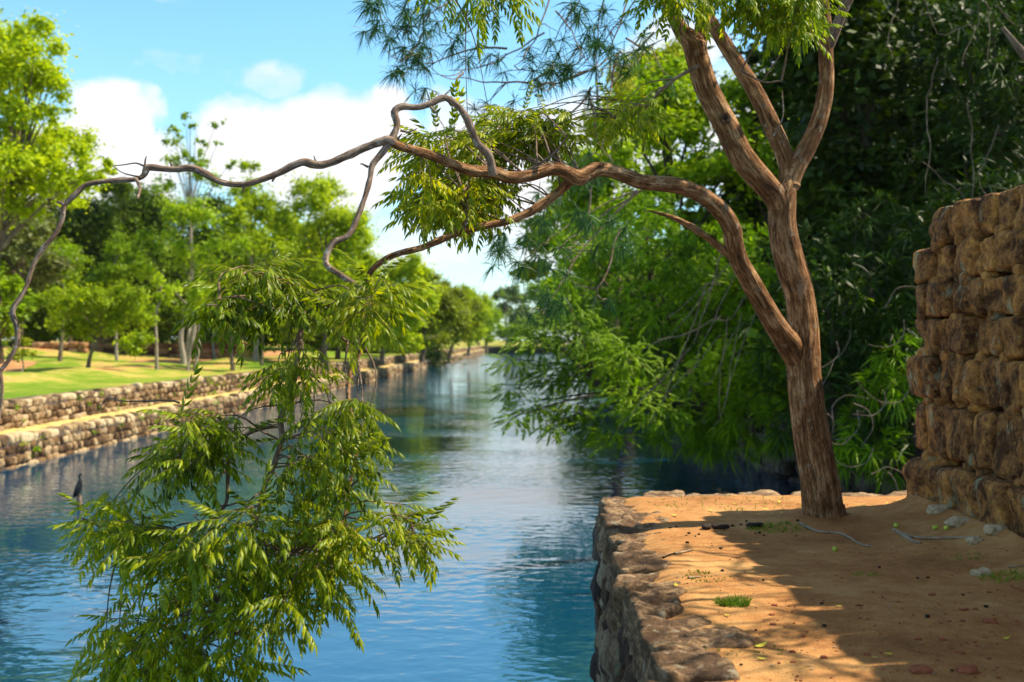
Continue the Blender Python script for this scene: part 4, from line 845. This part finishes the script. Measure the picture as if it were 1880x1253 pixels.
for i, (dx, Y, rr, mt, lab) in enumerate([(1.8, 33, 2.2, 'mid', 'leafy thicket on the right bank right behind the overhanging tree'), (1.2, 38, 2.4, 'dark', 'dark thicket on the right bank behind the feathery tree'), (2.2, 44, 2.8, 'mid', 'thicket further along the right bank'), (1.5, 52, 3.0, 'dark', 'dark bushy thicket half way along the right bank'),
    (2., 64, 3.6, 'mid', 'distant thicket seen through the overhanging leaves'), (2., 82, 4.6, 'dark', 'far thicket on the right bank'), (3., 110, 6., 'mid', 'farthest thicket on the right bank'), (2.4, 29.5, 1.6, 'dark', 'dark thicket at the bend of the right bank')]):
    c = np.array([float(xr(np.array(float(Y))))+dx, Y, 1.8])
    make_tree('thicket', lab, c, [(c+np.array([r.uniform(-.9, .6)*rr, r.uniform(-.8, .8)*rr, rr*r.uniform(.1, 1.5)]), rr*.7) for _ in range(8)], M[mt], M['bark_dark'], .24+.004*Y, 330*(33/Y), r, .1, limbs=False, spire=False)
# low bushes above the dark embankment
for px, py, Y, s, mt, kd, lab in [
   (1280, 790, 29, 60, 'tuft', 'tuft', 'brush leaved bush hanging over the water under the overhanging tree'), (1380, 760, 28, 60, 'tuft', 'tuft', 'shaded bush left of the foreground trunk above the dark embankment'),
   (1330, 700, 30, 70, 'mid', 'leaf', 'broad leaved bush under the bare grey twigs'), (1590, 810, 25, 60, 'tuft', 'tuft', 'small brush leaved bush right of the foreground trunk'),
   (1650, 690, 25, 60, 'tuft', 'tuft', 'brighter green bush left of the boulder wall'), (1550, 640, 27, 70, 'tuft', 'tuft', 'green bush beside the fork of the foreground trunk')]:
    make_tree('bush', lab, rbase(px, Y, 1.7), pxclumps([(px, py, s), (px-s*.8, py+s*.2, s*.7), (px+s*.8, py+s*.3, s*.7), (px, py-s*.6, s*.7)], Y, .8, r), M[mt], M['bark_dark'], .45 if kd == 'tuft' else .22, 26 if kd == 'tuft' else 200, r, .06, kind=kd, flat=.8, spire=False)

# overhead needle-leaved branches
nt_ = thing('needle_leaved_tree', 'tree with thin drooping twigs and teal needle tufts hanging across the sky', 'tree', (14.5, 24, 2.))
mb = MB(); tube(mb, [(14.5, 24, 1.7), (14, 23.5, 6), (12, 22, 10.5), (7.5, 19, 13), (3.2, 17, 12.2), (1.2, 16, 10.8), (-.4, 15.5, 9.6)], [.28, .22, .18, .14, .10, .06, .03], 10, .4, .1, 1, .05); mb.build('trunk', M['bark_dark'], nt_)
tw = MB(); tf = MB(); r = np.random.default_rng(17); tips = []
def twigline(a, b, Y, sag, w, n=9, wob=14):
    a = np.array(a, float); b = np.array(b, float); t = np.linspace(0, 1, n)[:, None]; q = a+(b-a)*t; q[:, 1] += sag*np.sin(np.pi*t[:, 0]); q[1:, :] += np.cumsum(r.normal(0, wob, (n-1, 2))*.22, 0)
    c = np.array([P(x, y_, Y+.4*math.sin(3*i/n+a[0])) for i, (x, y_) in enumerate(q)]); tube(tw, c, np.linspace(w, w*.35, n)/2/FPX*Y, 5, .1, 0, 0, .01); return q
main = [((1130, -60), (1085, 160)), ((1165, -40), (1133, 100)), ((1133, 100), (1090, 320)), ((1180, -30), (1015, 175)), ((1140, 95), (960, 175)), ((1090, -40), (1010, 140)), ((1020, -40), (930, 120)), ((1135, 100), (1150, 150)),
        ((1010, 130), (850, 150)), ((930, 90), (750, 120)), ((870, -30), (740, 60)), ((1000, 60), (830, 140)), ((850, 135), (800, 180)), ((1085, 160), (1000, 240)), ((930, -30), (700, 10)), ((780, 60), (735, 110)), ((1085, 180), (1095, 260)),
        ((1200, 60), (1120, 110)), ((1150, 70), (1240, 80)), ((960, -30), (820, 70)), ((1090, 320), (1085, 480)), ((1080, 130), (940, 150)), ((1020, 20), (1060, 120)), ((1200, 330), (1040, 450)), ((1170, 350), (960, 480)), ((1170, 350), (990, 560)), ((1140, 420), (1080, 560))]
for a, b in main:
    Y = 16+r.uniform(-1, 1); q = twigline(a, b, Y, r.uniform(-15, 25), r.uniform(3, 5.5))
    for j in range(3):
        s = q[int(r.integers(3, 9))]; e = s+np.array([r.uniform(-75, 40), r.uniform(-25, 55)])
        if e[0] > 680:
            q2 = twigline(s, e, Y, r.uniform(-8, 18), 2.6, 6, 7)
            if r.random() < .65: tips.append((e, Y))
for (cx, cy, nn, sx, sy) in [(730, 50, 10, 35, 35), (760, 90, 8, 25, 25), (690, 0, 6, 20, 15), (1055, 20, 5, 30, 20), (985, 90, 5, 40, 30), (1045, 125, 5, 15, 10), (970, 470, 9, 40, 30), (930, 440, 5, 20, 15), (1080, 400, 8, 50, 30), (1120, 450, 8, 50, 40), (990, 400, 4, 20, 20), (1020, 555, 8, 30, 30), (1000, 360, 4, 25, 20), (1180, 60, 6, 50, 40), (850, 60, 8, 50, 30), (780, 20, 9, 40, 25), (1100, 90, 6, 30, 30), (1085, 60, 4, 20, 30), (735,125,5,12,10), (1040,330,5,25,20)]:
    for k in range(nn): tips.append((np.array([cx+r.normal(0, sx*.6), cy+r.normal(0, sy*.6)]), 15.5+r.uniform(-1, 1)))
pos = np.array([P(e[0], e[1], Y) for e, Y in tips]); strips(tf, pos, np.tile([-.15, 0, -.35], (len(pos), 1))+r.normal(0, .2, (len(pos), 3)), 26, .27, .013, r, .7, .6)
tw.build('twig', M['twig'], nt_); tf.build('foliage', M['tuft_sky'], nt_)
# bare grey twigs hanging over the dark embankment
bt = thing('bare_branches', 'tangle of bare grey drooping twigs left of the foreground trunk', 'dead branches', P(1350, 540, 24)); mb = MB(); r = np.random.default_rng(23)
for k in range(13):
    a = np.array([1345+r.normal(0, 30), 480+r.uniform(-20, 160)]); Y = 24+r.uniform(-1, 1); dx = -r.uniform(10, 190); dy = r.uniform(60, 240)
    q = [a, a+np.array([dx*.35, dy*.35+r.normal(0, 10)]), a+np.array([dx*.8, dy*.75+r.normal(0, 12)]), a+np.array([dx, dy])]
    tube(mb, [P(*p_, Y+.1*i) for i, p_ in enumerate(q)], np.array([.014, .012, .009, .005])*r.uniform(.6, 1.2), 5, .12, 0, k, .05)
mb.build('twig', M['bark_far'], bt)
bt = thing('creeper_stems', 'thin bare creeper stems on the dark bank between trunk and boulder wall', 'creeper', P(1600, 850, 23.5)); mb = MB()
for k in range(16):
    a = np.array([1560+r.uniform(-60, 120), r.uniform(560, 880)]); Y = 23+r.uniform(-.5, 1); ang = r.uniform(0, 6.28); l = r.uniform(40, 120)
    q = [a+np.array([math.cos(ang+.5*j), math.sin(ang+.5*j)])*l*j/3 for j in range(4)]; tube(mb, [P(*p_, Y) for p_ in q], [.012, .010, .008, .004], 5, .12, 0, k, .05)
mb.build('twig', M['twig'], bt)
# lianas high on the right
lv = thing('hanging_vines', 'thin pale vines hanging in front of the dark forest at upper right', 'vines', P(1750, -30, 20)); mb = MB()
for k, (a, b, c) in enumerate([((1660, -30), (1640, 30), (1640, 110)), ((1690, -30), (1720, 60), (1790, 45)), ((1800, -20), (1820, 40), (1815, 110)), ((1840, 0), (1870, 50), (1900, 40)), ((1780, 190), (1790, 330), (1830, 500)), ((1560, 600), (1545, 640), (1500, 720)), ((1830, 230), (1800, 330), (1840, 380)), ((1700, 300), (1760, 350), (1800, 460)), ((1810, -30), (1790, 50), (1770, 120)), ((1720, 120), (1700, 240), (1710, 360))]):
    tube(mb, [P(*a, 21), P(*b, 21.3), P(*c, 21)], [.013, .010, .005], 5, .2, 0, k, .12)
tube(mb, [P(1840, 50, 18), P(1880, 100, 18), P(1930, 150, 18)], [.03, .07, .09], 8, .2, .2, 3)
mb.build('vine', M['bark_far'], lv)

# ------------------------------------------------------------------ birds
def loft(mb, pts, rad, res=14, squash=1.):
    tube(mb, pts, rad, res, .02, 0)
    if squash != 1: v = mb.v[-1]; c = np.mean(v, 0); v[:, 1] = c[1]+(v[:, 1]-c[1])*squash
bp = P(145, 965, 25.4); bp[2] = 0
co = thing('cormorant', 'black cormorant perched upright with raised beak at the left side of the canal', 'bird', (bp[0], bp[1], .30))
mb = MB(); b = np.array([bp[0], bp[1], .30])
loft(mb, [b+np.array(q) for q in [(-.13, 0, -.06), (-.08, 0, .0), (-.03, 0, .10), (.0, 0, .20), (.02, 0, .28), (.03, 0, .34), (.01, 0, .40), (.015, 0, .45), (.045, 0, .475), (.065, 0, .478)]], [.012, .04, .075, .075, .055, .032, .022, .022, .026, .014]); mb.build('body', M['black'], co)
mb = MB(); tube(mb, [b+np.array(q) for q in [(.06, 0, .476), (.10, 0, .488), (.135, 0, .492)]], [.011, .007, .003], 8, .01); mb.build('beak', M['beak'], co)
for s in (-1, 1):
    mb = MB(); loft(mb, [b+np.array(q) for q in [(.01, s*.05, .27), (-.02, s*.075, .17), (-.07, s*.06, .06), (-.12, s*.03, -.03)]], [.02, .035, .03, .008]); mb.build('wing', M['black'], co)
    mb = MB(); tube(mb, [b+np.array(q) for q in [(-.01, s*.03, .06), (0, s*.03, .01), (.04, s*.04, 0)]], [.012, .010, .008], 6, .02); mb.build('foot', M['black'], co)
mb = MB(); tube(mb, [(bp[0], bp[1], -.6), (bp[0]+.02, bp[1], 0), (bp[0], bp[1], .295)], [.06, .055, .045], 10, .05, .2, 4)
tag(mb.build('stump', M['twig']), 'thin dead stump rising from the water under the cormorant', 'stump')
dp = P(1331, 912, 27.4); dp[2] = 0
dk = thing('duck', 'small brown water bird floating in the dark water behind the platform', 'bird', (dp[0], dp[1], 0)); mb = MB()
loft(mb, [dp+np.array(q) for q in [(.17, 0, .07), (.10, 0, .045), (.0, 0, .04), (-.09, 0, .05), (-.12, 0, .10), (-.12, 0, .15), (-.135, 0, .175), (-.16, 0, .175)]], [.01, .05, .075, .055, .032, .028, .034, .016]); mb.build('body', M['brown'], dk)
mb = MB(); tube(mb, [dp+np.array(q) for q in [(-.155, 0, .172), (-.19, 0, .166), (-.205, 0, .165)]], [.012, .008, .003], 6, .01); mb.build('beak', M['beak'], dk)

# ------------------------------------------------------------------ small things on the platform
def gz(x, y): return float(soil_h(np.array([[x]]), np.array([[y]]))[0, 0])
def onground(px, py):
    Y = (CAMZ-PZ)*FPX/(py-CY); x = (px-CX)/FPX*Y; return np.array([x, Y, gz(x, Y)])
r = np.random.default_rng(3)
def fallen(px, py, s, lab, grp=None):
    p = onground(px, py); v, f = leaflet(s, s*.42, .25, .1, -.12); v = v@rotz(r.uniform(0, 6.28)).T; mb = MB(); mb.add(v+np.array([0, 0, .012])+p, f)
    tag(mb.build('fallen_leaf', M['yleaf']), lab, 'leaf', grp)
fallen(1386, 1184, .10, 'largest fallen yellow leaf on the sunny sand near the bottom edge')
fallen(1148, 936, .10, 'yellow fallen leaf on the corner coping stone')
fallen(1234, 947, .10, 'yellow fallen leaf behind the second coping stone')
for k in range(34):
    px, py = [(r.uniform(1280, 1475), r.uniform(925, 955)), (r.uniform(1560, 1680), r.uniform(925, 945)), (r.uniform(1200, 1860), r.uniform(960, 1240))][k % 3]
    fallen(px, py, r.uniform(.03, .07), 'tiny yellow leaf fallen on the sand', 'tiny fallen leaves on the sand')
for (px, py, lab) in [(1717, 984, 'left one of the paired yellow green fruits near the wall foot'), (1737, 987, 'right one of the paired yellow green fruits near the wall foot'), (1645, 975, 'single yellow green fruit right of the trunk'), (1533, 1007, 'single green fruit in front of the trunk')]:
    p = onground(px, py); mb = MB(); stone(mb, p+np.array([0, 0, .016]), (.022, .02, .019), px, 6, .05, 2.2)
    f = mb.build('fallen_fruit', M['fruit']); tag(f, lab, 'fruit', 'yellow green fruits on the sand')
for k in range(36):
    px, py = (r.uniform(1230, 1480), r.uniform(955, 985)) if k < 18 else (r.uniform(1250, 1870), r.uniform(985, 1245))
    p = onground(px, py); s = r.uniform(.006, .012); mb = MB(); stone(mb, p+np.array([0, 0, s*.6]), (s*1.3, s, s*.8), k+50, 4, .4, 2.5)
    tag(mb.build('seed_pod', M['cone']), 'small black seed pod lying on the sand', 'seed pod', 'black seed pods scattered on the sand')
for (px, py, s, lab) in [(1312, 971, .09, 'dark clump of droppings left of the trunk on the sand'), (1390, 970, .08, 'dark clump right of the other near the grass at the trunk')]:
    mb = MB(); p = onground(px, py)
    for q in range(6): stone(mb, p+np.array([r.uniform(-s, s), r.uniform(-.03, .03), .02]), (.04, .03, .018), q+7, 5, .4, 2.5)
    tag(mb.build('dark_clump', M['cone']), lab, 'dark clump')
for k in range(42):
    px, py = r.uniform(1650, 1880)if k % 2 else r.uniform(1400, 1880), r.uniform(1080, 1250); p = onground(px, py); s = r.uniform(.005, .015)
    mb = MB(); stone(mb, p+np.array([0, 0, s*.3]), (s*1.4, s, s*.6), k+150, 5, .4, 3.); tag(mb.build('pebble', M['brickbit']), 'small flat red brick pebble on the sand', 'pebble', 'red pebbles on the sand')
mb = MB(); mb2 = MB()
for k in range(520):
    px = r.uniform(1180, 1880); py = 925+325*r.random()**1.1
    if px < 1130+(py-915)*.31+60: continue
    p = onground(px, py); z_ = r.uniform(.006, .022)
    if k % 3: stone(mb, p+np.array([0, 0, z_*.15]), (z_*.35, z_*.3, z_*.25), k+900, 2, .4, 3.)
    else:
        v, f = leaflet(z_*1.8, z_*.6, .2, .2, -.1); v = v@rotz(r.uniform(0, 6.28)).T; mb2.add(v+p+np.array([0, 0, .006]), f)
tag(mb.build('grit', M['brickbit']), 'fine brown grit strewn over the sandy ground', 'grit', None, 'stuff'); tag(mb2.build('leaf_litter', M['root']), 'tiny dry leaf bits strewn over the sandy ground', 'leaf litter', None, 'stuff')
for (px, py, s, lab) in [(1816, 1150, .04, 'biggest red stone chip at the lower right of the sand'), (1776, 1235, .05, 'flat red chip at the bottom right edge'), (1690, 1233, .05, 'flat oval red chip left of the bottom right one')]:
    p = onground(px, py); mb = MB(); stone(mb, p+np.array([0, 0, .01]), (s, s*.7, .016), px, 8, .4, 3.); tag(mb.build('stone_chip', M['brickbit']), lab, 'stone chip')
def grass(px, py, n, rad, h, lab):
    p = onground(px, py); mb = MB(); a = r.uniform(0, 6.28, n); d = rad*np.sqrt(r.uniform(0, 1, n)); pos = np.stack([p[0]+d*np.cos(a)*1.6, p[1]+d*np.sin(a), 0*a], 1)
    pos[:, 2] = [gz(x, y)-.004 for x, y, _ in pos]; strips(mb, pos, np.tile([0, 0, 1.], (n, 1)), 3, h, .005, r, .45, .5); sp_ = n/rad < 900; tag(mb.build('sparse_grass' if sp_ else 'grass_tuft', M['turf']), lab, 'grass', None, 'stuff' if sp_ else None)
for g_ in [(1345, 1110, 130, .07, .08, 'green weed tuft at the middle of the sunny strip of sand'), (1430, 972, 160, .16, .05, 'low grass at the left foot of the trunk'), (1850, 1068, 110, .13, .06, 'grass tuft at the right edge below the wall'), (1300, 1062, 40, .12, .03, 'thin short grass behind the hollow stone'),
           (1370, 1188, 50, .14, .025, 'sparse short grass around the largest yellow leaf'), (1340, 925, 90, .5, .05, 'wispy grass along the far edge of the platform'), (1590, 1052, 30, .08, .03, 'tiny grass patch in the middle of the shaded sand'), (1765, 1030, 40, .12, .03, 'faint grass patch in front of the wall foot'), (1285, 1052, 20, .05, .04, 'small sprig beside the coping stones')]: grass(*g_)
def stick(pts, w, lab, mat='root'):
    mb = MB(); q = [onground(a, b)+np.array([0, 0, .008]) for a, b in pts]; tube(mb, q, np.linspace(w, w*.5, len(q)), 8, .04, .3, int(pts[0][0])); tag(mb.build('stick', M[mat]), lab, 'stick')
stick([(1238, 1021), (1272, 1013)], .012, 'short thick pale stick on the sunlit sand'); stick([(1218, 1027), (1236, 1020)], .009, 'short dark stick just left of the thick pale one', 'cone'); stick([(1264, 1063), (1288, 1061)], .009, 'white chip like stick behind the hollow coping stone')
stick([(1468, 968), (1500, 978), (1545, 982), (1580, 1000), (1600, 1004)], .013, 'long surface root winding right from the trunk foot', 'root'); stick([(1640, 980), (1680, 995), (1760, 1002), (1800, 1010)], .014, 'long exposed root running toward the wall'); stick([(1650, 985), (1675, 1000), (1690, 1004)], .02, 'thick short root between the trunk and wall')
stick([(1850, 1053), (1882, 1056)], .007, 'thin broken twigs at the right edge of the sand')
for (px, py, s, lab) in [(1722, 965, .09, 'pale grey rock at the foot of the wall corner'), (1760, 985, .10, 'flat pale rock half buried by the wall'), (1800, 1060, .07, 'pale pointed rock sticking out of the sand near the right edge'), (1825, 1010, .08, 'grey rock against the wall foot at right'), (1790, 1013, .06, 'small buff rock in front of the wall stones')]:
    p = onground(px, py); mb = MB(); stone(mb, p+np.array([0, 0, .01]), (s, s*.8, s*.45), px, 12, .4, 3., .3, 0, .008); tag(mb.build('rock', M['cope']), lab, 'rock')
print('faces', sum(len(m.polygons) for m in bpy.data.meshes))

# ------------------------------------------------------------------ air
hz = MB(); hv, hf = cube_sphere(1); hz.add(hv*np.array([330, 330, 17.5])+np.array([0, 270, 15.5]), hf)
hm = bpy.data.materials.new('haze'); hm.use_nodes = True; hn = hm.node_tree; hn.nodes.clear(); ho = hn.nodes.new('ShaderNodeOutputMaterial')
hp = hn.nodes.new('ShaderNodeVolumePrincipled'); hp.inputs['Density'].default_value = .00006; hp.inputs['Color'].default_value = (.86, .93, 1, 1); hn.links.new(hp.outputs[0], ho.inputs['Volume'])
tag(hz.build('haze', hm), 'thin pale air over the whole canal', 'haze', None, 'stuff')
